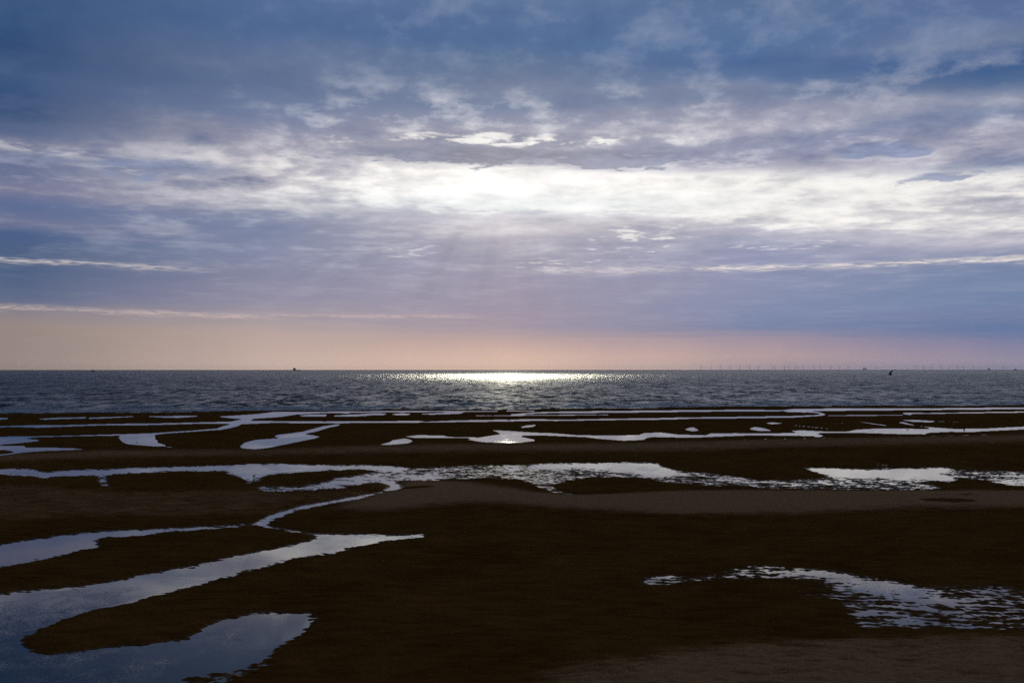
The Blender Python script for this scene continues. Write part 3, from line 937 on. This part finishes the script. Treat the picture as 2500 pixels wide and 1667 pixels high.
# ------------------------------------------------------------------ low broken surf along the edge of the sea
def build_surf():
    rg = random.Random(11)
    mat = bpy.data.materials.new('surf_foam')
    T = NT(mat)
    geo = T.n('ShaderNodeNewGeometry')
    n = T.noise(geo.outputs['Position'], 1.3, 4, 0.65)
    T.out(T.principled(T.mix(T.sstep(.35, .65, n), (0.25, 0.26, 0.26, 1), (0.85, 0.84, 0.82, 1)), 0.6, 0.3))
    co, fs = [], []
    for _ in range(170):
        px = rg.uniform(-200, 2700)
        sh = 1009.5 - (px + 100) * 0.0085
        py = sh - 1.0 - abs(rg.gauss(0, 7.0))
        x, y = (float(v) for v in ground(px, py))
        L = rg.uniform(6, 40)
        hh = rg.uniform(.25, .65)
        n_ = int(L / 1.5) + 3
        b0 = len(co)
        ph = rg.uniform(0, 6)
        for i in range(n_):
            f = i / (n_ - 1)
            h = hh * math.sin(math.pi * f) ** .6 * rg.uniform(.45, 1.0)
            yy = y + .9 * math.sin(f * 3 + ph)
            xx = x + (f - .5) * L
            co += [(xx, yy - 1.1, -.03), (xx, yy - .35, h * .8), (xx, yy, h), (xx, yy + 1.6, -.03)]
        for i in range(n_ - 1):
            for k in range(3):
                a = b0 + i * 4 + k
                fs.append((a, a + 4, a + 5, a + 1))
    me = bpy.data.meshes.new('surf')
    me.from_pydata(co, [], fs)
    for p in me.polygons:
        p.use_smooth = True
    me.materials.append(mat)
    obj('surf', me, kind='stuff', label='low broken white surf along the edge of the sea')


build_surf()

# ------------------------------------------------------------------ small things: helpers
def plain(name, col, rough=0.8, vary=0.25, scale=6.0, spec=0.3):
    mat = bpy.data.materials.new(name)
    T = NT(mat)
    tc = T.n('ShaderNodeTexCoord')
    n = T.noise(tc.outputs['Object'], scale, 4, 0.6)
    c = T.mix(n, tuple(v * (1 - vary) for v in col) + (1,), tuple(v * (1 + vary) for v in col) + (1,))
    T.out(T.principled(c, rough, spec))
    return mat


def loft(rings, cap=True):
    """rings: list of (centre, half width vector, half height vector); returns bmesh with 10-sided rings"""
    bm = bmesh.new()
    N = 10
    R = []
    for c, a, b in rings:
        R.append([bm.verts.new(Vector(c) + Vector(a) * math.cos(2 * math.pi * i / N) + Vector(b) * math.sin(2 * math.pi * i / N)) for i in range(N)])
    for p, q in zip(R, R[1:]):
        for i in range(N):
            bm.faces.new((p[i], p[(i + 1) % N], q[(i + 1) % N], q[i]))
    if cap:
        bm.faces.new(R[0][::-1])
        bm.faces.new(R[-1])
    return bm


def add_box(bm, lo, hi, taper=0.0):
    x0, y0, z0 = lo
    x1, y1, z1 = hi
    v = [bm.verts.new(p) for p in ((x0, y0, z0), (x1, y0, z0), (x1, y1, z0), (x0, y1, z0),
         (x0 + taper, y0 + taper, z1), (x1 - taper, y0 + taper, z1), (x1 - taper, y1 - taper, z1), (x0 + taper, y1 - taper, z1))]
    for f in ((3, 2, 1, 0), (4, 5, 6, 7), (0, 1, 5, 4), (1, 2, 6, 5), (2, 3, 7, 6), (3, 0, 4, 7)):
        bm.faces.new([v[i] for i in f])


def add_rod(bm, a, b, ra, rb=None, n=8):
    a, b = Vector(a), Vector(b)
    rb = ra if rb is None else rb
    d = (b - a).normalized()
    u = d.orthogonal().normalized()
    w = d.cross(u)
    A = [bm.verts.new(a + (u * math.cos(2 * math.pi * i / n) + w * math.sin(2 * math.pi * i / n)) * ra) for i in range(n)]
    B = [bm.verts.new(b + (u * math.cos(2 * math.pi * i / n) + w * math.sin(2 * math.pi * i / n)) * rb) for i in range(n)]
    for i in range(n):
        bm.faces.new((A[i], A[(i + 1) % n], B[(i + 1) % n], B[i]))
    bm.faces.new(A[::-1])
    bm.faces.new(B)


def from_bm(name, bm, mat, parent=None, smooth=True, **kw):
    bmesh.ops.recalc_face_normals(bm, faces=bm.faces)
    me = bpy.data.meshes.new(name)
    bm.to_mesh(me)
    bm.free()
    for p in me.polygons:
        p.use_smooth = smooth
    me.materials.append(mat)
    return obj(name, me, parent, **kw)


def skin(name, verts, edges, radii, mat, parent, root=0, sub=1):
    me = bpy.data.meshes.new(name)
    me.from_pydata([tuple(v) for v in verts], edges, [])
    me.materials.append(mat)
    o = obj(name, me, parent)
    md = o.modifiers.new('skin', 'SKIN')
    md.use_smooth_shade = True
    for i, r in enumerate(radii):
        sv = me.skin_vertices[0].data[i]
        sv.radius = r if isinstance(r, tuple) else (r, r)
        sv.use_root = (i == root)
    ss_ = o.modifiers.new('smooth', 'SUBSURF')
    ss_.levels = sub
    ss_.render_levels = sub
    return o


def empty(name, loc, rz=0.0, **kw):
    o = obj(name, None, **kw)
    o.location = loc
    o.rotation_euler = (0, 0, rz)
    return o


def copy_tree(src, parent=None):
    c = src.copy()
    C.objects.link(c)
    c.parent = parent
    for ch in src.children:
        copy_tree(ch, c)
    return c


def spot(px, py):
    """ground point under a pixel, on the sand or on the water, whichever is higher"""
    x, y = ground(px, py)
    i = int(np.argmin(np.abs(rows - py)))
    j = int(np.argmin(np.abs(cols - px)))
    return (float(x), float(y), max(float(H[i, j]), 0.0))


# ------------------------------------------------------------------ gulls
FEATHER = plain('dark_feathers', (0.035, 0.033, 0.032), 0.8, 0.4, 20)
WINGM = plain('slate_wing_feathers', (0.028, 0.028, 0.030), 0.8, 0.4, 20)
BEAKM = plain('dull_beak', (0.16, 0.10, 0.03), 0.5)


def gull_body(t, up=True):
    """one continuous surface from tail to head"""
    if up:
        path = [((-.26, 0, .23), .012, .008), ((-.20, 0, .235), .035, .014), ((-.12, 0, .245), .060, .042), ((-.02, 0, .25), .078, .070),
                ((.08, 0, .27), .070, .070), ((.135, 0, .31), .046, .052), ((.15, 0, .36), .034, .038), ((.165, 0, .395), .037, .037), ((.195, 0, .405), .024, .024), ((.21, 0, .403), .010, .010)]
    else:
        path = [((-.30, 0, .0), .030, .006), ((-.20, 0, .0), .045, .018), ((-.10, 0, .0), .062, .050), ((.02, 0, -.005), .072, .065),
                ((.12, 0, .0), .055, .052), ((.19, 0, .015), .038, .038), ((.23, 0, .02), .034, .034), ((.262, 0, .018), .018, .018), ((.272, 0, .017), .008, .008)]
    rings = []
    for i, (c, w, h) in enumerate(path):
        a = Vector(path[max(i - 1, 0)][0])
        b = Vector(path[min(i + 1, len(path) - 1)][0])
        d = (b - a).normalized()
        n = Vector((-d.z, 0, d.x))
        rings.append((c, (0, w, 0), n * h))
    from_bm('body', loft(rings), FEATHER, t)
    e = path[-1][0]
    bm = bmesh.new()
    add_rod(bm, (e[0] - .01, 0, e[2]), (e[0] + .045, 0, e[2] - .008), .010, .003, 6)
    from_bm('beak', bm, BEAKM, t)


def wing(t, side, pts):
    """pts: (centre, chord, thickness) from root to tip; chord lies along x"""
    rings = [((c[0], c[1] * side, c[2]), (ch / 2, 0, 0), (0, th * .3, th)) for c, ch, th in pts]
    from_bm('wing', loft(rings), WINGM, t)


def standing_gull(label, loc, rz, scale=1.0, open_wing=False):
    t = empty('gull', loc, rz, label=label, cat='gull', group='gulls on the beach')
    t.scale = (scale,) * 3
    gull_body(t)
    for s_ in (1, -1):
        if open_wing:
            wing(t, s_, [((.05, .05, .28), .17, .014), ((.02, .16, .42), .17, .012), ((-.02, .28, .55), .14, .010), ((-.10, .40, .66), .08, .006), ((-.18, .48, .72), .02, .003)])
        else:
            rings = [((.09, .058 * s_, .28), (.02, 0, .02), (0, .008, .0)), ((.03, .074 * s_, .275), (.0, .012, 0), (0.02, 0, .052)), ((-.10, .062 * s_, .262), (0, .010, 0), (.02, 0, .045)),
                     ((-.22, .035 * s_, .25), (0, .007, 0), (.01, 0, .024)), ((-.33, .015 * s_, .245), (0, .004, 0), (0, 0, .006))]
            from_bm('wing', loft(rings), WINGM, t)
        bm = bmesh.new()
        add_rod(bm, (0, .03 * s_, .20), (-.012, .03 * s_, .10), .010, .006, 6)
        add_rod(bm, (-.012, .03 * s_, .10), (0, .03 * s_, .006), .006, .006, 6)
        for k in (-.5, 0, .5):
            add_rod(bm, (0, .03 * s_, .006), (.05 * math.cos(k), .03 * s_ + .05 * math.sin(k), .004), .005, .003, 5)
        from_bm('leg', bm, BEAKM, t)
    return t


gulls = [
    (567, 1162, 40, 1.05, False, 'gull standing upright at the left tip of the broad runnel pool'),
    (620, 1168, 160, 1.15, True, 'gull lifting its wings in the shallows of the broad runnel'),
    (802, 1229, 100, 1.0, False, 'gull standing in the narrow stream above its fork'),
    (335, 1081, 20, 1.0, False, 'gull wading in the ragged square pool on the left'),
    (271, 1039, 0, 1.0, False, 'left one of two gulls wading in the thin channel on the left'),
    (282, 1038, 180, 1.0, False, 'right one of two gulls wading in the thin channel on the left'),
    (10, 1205, 10, .95, False, 'gull resting on bare sand nearest the left edge of the picture'),
    (36, 1196, 200, .9, False, 'highest of the resting gulls near the left edge under the broad runnel'),
    (61, 1200, 80, .9, False, 'gull on bare sand right of the highest one near the left edge'),
    (178, 1218, 190, .95, False, 'gull on bare sand, left one of the separate pair under the runnel'),
    (227, 1213, 330, .95, False, 'gull on bare sand, the one farthest right of the scattered group'),
    (37, 1233, 30, .95, False, 'gull on bare sand, lower left one of the scattered group'),
    (80, 1237, 140, 1.0, False, 'lowest gull of the scattered group on the left sand'),
]
for px, py, az, sc, ow, lb in gulls:
    standing_gull(lb, spot(px, py), rad(az), sc, ow)

# the gull on the wing
d_ = 175.0
fg = empty('gull', ((2174 - 1250) / FPX * d_, d_, CAM_H - (914 - 902) / FPX * d_), rad(172), label='dark gull flying low over the sea with raised wings', cat='gull')
fg.scale = (1.6, 1.6, 1.6)
gull_body(fg, False)
wing(fg, 1, [((.04, .04, .03), .20, .016), ((.02, .14, .20), .20, .014), ((-.06, .24, .38), .16, .012), ((-.28, .34, .50), .11, .008), ((-.52, .42, .60), .02, .003)])
wing(fg, -1, [((.04, .04, .03), .20, .016), ((.02, .18, .16), .20, .014), ((-.05, .34, .27), .16, .012), ((-.22, .50, .33), .10, .008), ((-.42, .62, .38), .02, .003)])

# ------------------------------------------------------------------ people and a dog
SKINM = plain('skin', (0.30, 0.19, 0.14), 0.6, 0.1)
HAIRM = plain('dark_hair', (0.02, 0.014, 0.01), 0.7)
COATS = [plain('black_coat', (0.012, 0.012, 0.014), 0.9), plain('charcoal_coat', (0.02, 0.019, 0.02), 0.9), plain('navy_coat', (0.012, 0.014, 0.022), 0.9)]
TROUS = plain('dark_trousers', (0.014, 0.014, 0.018), 0.9)
SHOES = plain('black_shoes', (0.01, 0.01, 0.01), 0.6)
EYEM = plain('eyes', (0.01, 0.01, 0.01), 0.3)


def person(label, loc, rz, h, coat, stride=0.0, arm=0.08, lean=0.0, group=None):
    t = empty('person', loc, rz, label=label, cat='person', group=group)
    k = h / 1.75
    t.scale = (k, k, k)
    V, E, R = [], [], []

    def v(p, r, parent=None):
        V.append(p)
        R.append(r)
        if parent is not None:
            E.append((parent, len(V) - 1))
        return len(V) - 1
    pel = v((0, 0, .93), (.15, .105))
    wai = v((0, lean * .3, 1.08), (.13, .095), pel)
    che = v((0, lean * .7, 1.28), (.155, .11), wai)
    nb = v((0, lean, 1.44), (.075, .07), che)
    nk = v((0, lean + .01, 1.51), (.052, .055), nb)
    hd = v((0, lean + .025, 1.60), (.075, .092), nk)
    v((0, lean + .02, 1.70), (.06, .075), hd)
    nose = v((0, lean + .125, 1.605), .012, hd)
    for s_ in (1, -1):
        v((.082 * s_, lean + .02, 1.60), .012, hd)
        sh = v((.185 * s_, lean * .9, 1.405), .055, che)
        sw = arm * s_
        el = v((.245 * s_, lean * .7 + sw * .6 - .02, 1.14), .042, sh)
        wr = v((.255 * s_, lean * .6 + sw * 1.6 + .05, .90), .028, el)
        hn = v((.255 * s_, lean * .6 + sw * 1.8 + .07, .825), (.018, .034), wr)
        for f_, (dy, ln) in enumerate(((-.03, .062), (-.010, .075), (.010, .070), (.028, .055))):
            a_ = v((.252 * s_, V[hn][1] + dy, .785), .0095, hn)
            b_ = v((.245 * s_, V[hn][1] + dy + .01, .785 - ln), .008, a_)
        v((.235 * s_, V[wr][1] + .062, .835), .0095, hn)
        hp = v((.09 * s_, 0, .87), .085, pel)
        st = stride * s_
        kn = v((.10 * s_, st * .5 + .03, .49), .058, hp)
        an = v((.10 * s_, st, .085), .038, kn)
        v((.11 * s_, st + .15, .04), .034, an)
    skin('body', V, E, R, SKINM, t)
    # clothing follows the same joints a little farther out
    cv = [(0, 0, .70), (0, 0, .93), (0, lean * .3, 1.08), (0, lean * .7, 1.28), (0, lean, 1.45)]
    cr = [(.20, .16), (.19, .145), (.165, .13), (.185, .14), (.085, .08)]
    ce = [(0, 1), (1, 2), (2, 3), (3, 4)]
    for s_ in (1, -1):
        sw = arm * s_
        b0 = len(cv)
        cv += [(.195 * s_, lean * .9, 1.40), (.25 * s_, lean * .7 + sw * .6 - .02, 1.14), (.255 * s_, lean * .6 + sw * 1.55 + .045, .92)]
        cr += [.075, .060, .048]
        ce += [(3, b0), (b0, b0 + 1), (b0 + 1, b0 + 2)]
    skin('coat', cv, ce, cr, coat, t, 1)
    tv, te, tr_ = [(0, 0, .90)], [], [(.165, .12)]
    for s_ in (1, -1):
        st = stride * s_
        b0 = len(tv)
        tv += [(.09 * s_, 0, .84), (.10 * s_, st * .5 + .03, .49), (.10 * s_, st, .11)]
        tr_ += [.10, .072, .055]
        te += [(0, b0), (b0, b0 + 1), (b0 + 1, b0 + 2)]
        bm = loft([((.105 * s_, st - .06, .045), (.03, 0, 0), (0, 0, .03)), ((.105 * s_, st - .03, .055), (.04, 0, 0), (0, 0, .052)), ((.108 * s_, st + .06, .05), (.045, 0, 0), (0, 0, .05)),
                   ((.112 * s_, st + .15, .035), (.045, 0, 0), (0, 0, .034)), ((.114 * s_, st + .20, .025), (.025, 0, 0), (0, 0, .02))])
        from_bm('shoe', bm, SHOES, t)
    skin('trousers', tv, te, tr_, TROUS, t)
    bm = bmesh.new()
    bmesh.ops.create_uvsphere(bm, u_segments=14, v_segments=9, radius=1.0)
    for q in list(bm.verts):
        if q.co.z < -.25 and q.co.y > -.2:
            bm.verts.remove(q)
    for q in bm.verts:
        q.co = Vector((q.co.x * .088, q.co.y * .104 + lean + .008, q.co.z * .10 + 1.645))
        if q.co.y > lean + .06 and q.co.z < 1.67:
            q.co.z = 1.67
    from_bm('hair', bm, HAIRM, t)
    for s_ in (1, -1):
        bm = bmesh.new()
        bmesh.ops.create_uvsphere(bm, u_segments=8, v_segments=6, radius=.010)
        bmesh.ops.translate(bm, verts=bm.verts, vec=(.032 * s_, lean + .108, 1.625))
        from_bm('eye', bm, EYEM, t)
    return t


person('taller walker in dark coat at the bright channel, right one of two', spot(1244.5, 1030.5), rad(200), 1.78, COATS[0], .20, .10, .02, 'two walkers at the channel')
person('shorter walker in dark coat at the bright channel, left one of two', spot(1240.0, 1030), rad(175), 1.55, COATS[1], .16, .09, .03, 'two walkers at the channel')
person('lone walker in black standing in the long pool on the right', spot(2354, 1055.5), rad(160), 1.88, COATS[2], .10, .05, .0)

DOGM = plain('brown_fur', (0.045, 0.022, 0.010), 0.9, 0.4, 14)


def dog(label, loc, rz):
    t = empty('dog', loc, rz, label=label, cat='dog')
    V, E, R = [], [], []

    def v(p, r, parent=None):
        V.append(p)
        R.append(r)
        if parent is not None:
            E.append((parent, len(V) - 1))
        return len(V) - 1
    ch = v((.26, 0, .52), (.12, .15))
    be = v((.02, 0, .56), (.10, .115), ch)
    ru = v((-.26, 0, .56), (.10, .12), be)
    t1 = v((-.40, 0, .60), .035, ru)
    v((-.58, 0, .70), .018, t1)
    n1 = v((.40, 0, .66), (.085, .10), ch)
    hd = v((.50, 0, .76), (.080, .085), n1)
    mz = v((.61, 0, .73), (.045, .045), hd)
    v((.69, 0, .715), .030, mz)
    for s_ in (1, -1):
        v((.45, .075 * s_, .80), (.02, .03), hd)
        a = v((.26, .10 * s_, .42), .060, ch)
        b = v((.24, .11 * s_, .27), .038, a)
        c = v((.26, .11 * s_, .10), .028, b)
        v((.30, .11 * s_, .03), .030, c)
        a = v((-.22, .09 * s_, .44), .075, ru)
        b = v((-.17, .11 * s_, .32), .050, a)
        c = v((-.33, .11 * s_, .19), .030, b)
        e = v((-.31, .11 * s_, .06), .026, c)
        v((-.26, .11 * s_, .03), .030, e)
    skin('body', V, E, R, DOGM, t)
    bm = bmesh.new()
    add_rod(bm, (.695, 0, .722), (.722, 0, .72), .016, .010, 8)
    from_bm('nose', bm, SHOES, t)
    return t


dog('dark brown dog standing at the far edge of the long right pool', spot(2216, 1048.5), rad(185))

# ------------------------------------------------------------------ ships and the wind farm on the horizon
HULL = plain('dark_hull_paint', (0.05, 0.045, 0.05), 0.6, 0.3, 0.2)
DECKH = plain('pale_ship_paint', (0.22, 0.20, 0.19), 0.6, 0.2, 0.2)
STEEL = plain('grey_steel', (0.12, 0.13, 0.15), 0.6, 0.2, 0.2)
GLASSM = plain('bridge_glass', (0.02, 0.025, 0.03), 0.2)
TURB = plain('turbine_paint', (0.30, 0.31, 0.34), 0.5, 0.05, 0.1)


def at_sea(px, dist):
    return ((px - 1250.0) / FPX * dist, dist, 0.0)


def ship_hull(t, L, W, D, mat=HULL):
    """pointed bow at +x, square stern at -x"""
    bm = bmesh.new()
    sec = []
    for f, w, sheer in ((-.5, .85, 1.0), (-.3, 1, 1.0), (.15, 1, 1.0), (.34, .75, 1.1), (.45, .35, 1.25), (.5, .03, 1.35)):
        x = f * L
        sec.append([bm.verts.new(p) for p in ((x - .02 * L * (f > .3), -w * W * .32, -1), (x, -w * W / 2, D * sheer), (x, w * W / 2, D * sheer), (x - .02 * L * (f > .3), w * W * .32, -1))])
    for a, b in zip(sec, sec[1:]):
        for i in range(4):
            bm.faces.new((a[i], a[(i + 1) % 4], b[(i + 1) % 4], b[i]))
    bm.faces.new(sec[0][::-1])
    bm.faces.new(sec[-1])
    from_bm('hull', bm, mat, t, False)


def box_part(t, name, lo, hi, mat, taper=0.0):
    bm = bmesh.new()
    add_box(bm, lo, hi, taper)
    return from_bm(name, bm, mat, t, False)


def rod_part(t, name, a, b, ra, rb, mat):
    bm = bmesh.new()
    add_rod(bm, a, b, ra, rb)
    return from_bm(name, bm, mat, t)


# coaster with its bridge aft
t = empty('cargo_ship', at_sea(725, 20000), rad(4), label='cargo ship with tall stern block on the horizon left of the sunlit patch', cat='ship')
t.scale = (1.9, 1.9, 1.9)
ship_hull(t, 84, 14, 6)
sb = box_part(t, 'superstructure', (-41, -6, 6), (-10, 6, 22), DECKH, .6)
box_part(sb, 'bridge_window', (-10.15, -5, 18.5), (-9.8, 5, 20), GLASSM)
box_part(t, 'bridge', (-36, -7.5, 22.02), (-20, 7.5, 28), DECKH, .4)
rod_part(t, 'funnel', (-31, 0, 28), (-32, 0, 33), 2.6, 2.2, HULL)
rod_part(t, 'mast', (-29, 0, 28), (-29, 0, 36), .5, .25, STEEL)
for k in range(3):
    box_part(t, 'hatch_cover', (-6 + 13 * k, -5.5, 6.02), (5 + 13 * k, 5.5, 8.2), STEEL, .3)
rod_part(t, 'foremast', (33, 0, 7), (33, 0, 16), .4, .25, STEEL)

# little trawler
t = empty('fishing_boat', at_sea(228, 9000), rad(70), label='tiny fishing boat on the horizon far left of the cargo ship', cat='boat')
t.scale = (1.8, 1.8, 1.8)
ship_hull(t, 24, 8, 3.2)
wb = box_part(t, 'wheelhouse', (-5, -2.6, 3.2), (2, 2.6, 9.5), DECKH, .3)
box_part(wb, 'window', (2.02, -2, 7), (2.2, 2, 8.6), GLASSM)
rod_part(t, 'mast', (-3, 0, 9), (-3, 0, 17), .35, .2, STEEL)
rod_part(t, 'gantry', (-9, -2.5, 3.4), (-9, 0, 12), .35, .3, STEEL)
rod_part(t, 'gantry', (-9, 2.5, 3.4), (-9, 0, 12), .35, .3, STEEL)


def jackup(px, dist, k, lean, label):
    t = empty('jack_up_vessel', at_sea(px, dist), rad(20), label=label, cat='vessel', group='installation vessels on the hazy right horizon')
    t.scale = (k, k, k)
    bm = bmesh.new()
    add_box(bm, (-45, -18, 24), (45, 18, 36))
    from_bm('hull', bm, STEEL, t, False)
    for x in (-36, 36):
        for y in (-13, 13):
            rod_part(t, 'leg', (x, y, -3), (x, y, 78), 2.6, 2.6, STEEL)
    box_part(t, 'deckhouse', (-30, -13, 36.02), (-8, 13, 58), DECKH, 1)
    rod_part(t, 'crane_post', (14, 0, 36), (14, 0, 62), 4.5, 4, STEEL)
    rod_part(t, 'crane_jib', (14, 0, 60), (14 + lean, 0, 112), 2.6, 1.4, STEEL)
    return t


jackup(2111, 26000, 1.0, 34, 'hazy jack-up vessel with raised crane, leftmost and largest on the right horizon')
jackup(2414, 27000, .85, -26, 'hazy jack-up vessel with raised crane, nearer the right edge on the horizon')

t = empty('supply_ship', at_sea(2480, 24000), rad(150), label='hazy supply ship with tall mast at the right edge of the horizon', cat='ship')
ship_hull(t, 90, 22, 12)
box_part(t, 'superstructure', (8, -10, 12.02), (34, 10, 44), DECKH, 1.5)
rod_part(t, 'mast', (18, 0, 44), (16, 0, 84), 2.2, .8, STEEL)
rod_part(t, 'crane', (-20, 4, 12), (2, 4, 62), 2.2, 1.2, STEEL)

t = empty('work_boat', at_sea(2214, 20000), rad(10), label='small hazy work boat among the wind turbines on the right horizon', cat='boat')
ship_hull(t, 46, 12, 8)
box_part(t, 'wheelhouse', (-8, -5, 8.02), (8, 5, 30), DECKH, .8)
rod_part(t, 'mast', (0, 0, 30), (0, 0, 52), 1.0, .5, STEEL)


def make_turbine():
    t = empty('wind_turbine', (0, 0, 0), 0)
    bm = bmesh.new()
    add_rod(bm, (0, 0, -5), (0, 0, 22), 4.6, 4.6, 12)
    from_bm('foundation', bm, STEEL, t)
    bm = bmesh.new()
    add_rod(bm, (0, 0, 22), (0, 0, 108), 4.0, 2.6, 14)
    from_bm('tower', bm, TURB, t)
    bm = loft([((0, -9, 110), (2.2, 0, 0), (0, 0, 2.4)), ((0, -7, 110), (3.6, 0, 0), (0, 0, 3.8)), ((0, 6, 110), (3.6, 0, 0), (0, 0, 3.8)), ((0, 10, 110), (2.4, 0, 0), (0, 0, 2.6))])
    from_bm('nacelle', bm, TURB, t)
    bm = loft([((0, -9, 110), (2.6, 0, 0), (0, 0, 2.6)), ((0, -12, 110), (2.2, 0, 0), (0, 0, 2.2)), ((0, -14, 110), (.6, 0, 0), (0, 0, .6))])
    hub = from_bm('hub', bm, TURB, t)
    for k in range(3):
        a = 2 * math.pi * k / 3
        d = Vector((math.sin(a), 0, math.cos(a)))
        c = Vector((math.cos(a), 0, -math.sin(a)))
        o = Vector((0, -11.5, 0))
        rr = [(o + d * r, c * w, Vector((0, th, 0))) for r, w, th in ((1, 1.6, 1.6), (6, 1.7, 1.4), (16, 2.9, .9), (40, 1.9, .55), (62, 1.1, .3), (72, .3, .1))]
        b = from_bm('blade', loft(rr), TURB, t)
        b.location = (0, 0, 110)
    return t


turbines = [(1711, 30), (1735, 33), (1758, 29), (1782, 31), (1806, 28), (1829, 25.5), (1851, 33), (1886, 30), (1893, 34), (1915, 26.5), (1926, 31), (1941, 28),
            (1948, 35), (1961, 27), (1987, 30), (2002, 28), (2028, 29), (2049, 33), (2070, 31), (2140, 34), (2236, 28), (2255, 31), (2273, 28.5), (2297, 27), (2318, 33), (2337, 28), (2352, 31), (2376, 34), (2448, 32)]
proto = make_turbine()
rnd = random.Random(5)
for i, (px, km) in enumerate(turbines):
    o = proto if i == 0 else copy_tree(proto)
    o.location = at_sea(px, km * 1000)
    o.rotation_euler = (0, 0, rad(rnd.uniform(-35, 35)))
    turn = rnd.uniform(0, 2.09)
    for ch in o.children:
        if ch.name.startswith('blade'):
            ch.rotation_euler = (0, turn, 0)
    o['category'] = 'wind turbine'
    o['group'] = 'offshore wind farm'
    nth = ('first second third fourth fifth sixth seventh eighth ninth tenth eleventh twelfth thirteenth fourteenth fifteenth sixteenth seventeenth eighteenth '
           'nineteenth twentieth twenty-first twenty-second twenty-third twenty-fourth twenty-fifth twenty-sixth twenty-seventh twenty-eighth twenty-ninth').split()[i]
    lab = 'hazy wind turbine on the right horizon, %s from the left of the row' % nth
    o['label'] = lab

# ------------------------------------------------------------------ haze over the sea
bm = bmesh.new()
add_box(bm, (-70000, -600, -6), (70000, 62000, 200))
hm = bpy.data.materials.new('sea_haze')
HT = NT(hm)
pv = HT.n('ShaderNodeVolumePrincipled')
pv.inputs['Color'].default_value = (0.93, 0.92, 0.97, 1)
pv.inputs['Density'].default_value = 0.4e-5
pv.inputs['Anisotropy'].default_value = 0.3
HT.out(vol=pv.outputs[0])
from_bm('haze', bm, hm, None, False, kind='stuff', label='thin pale sea haze lying over the water')
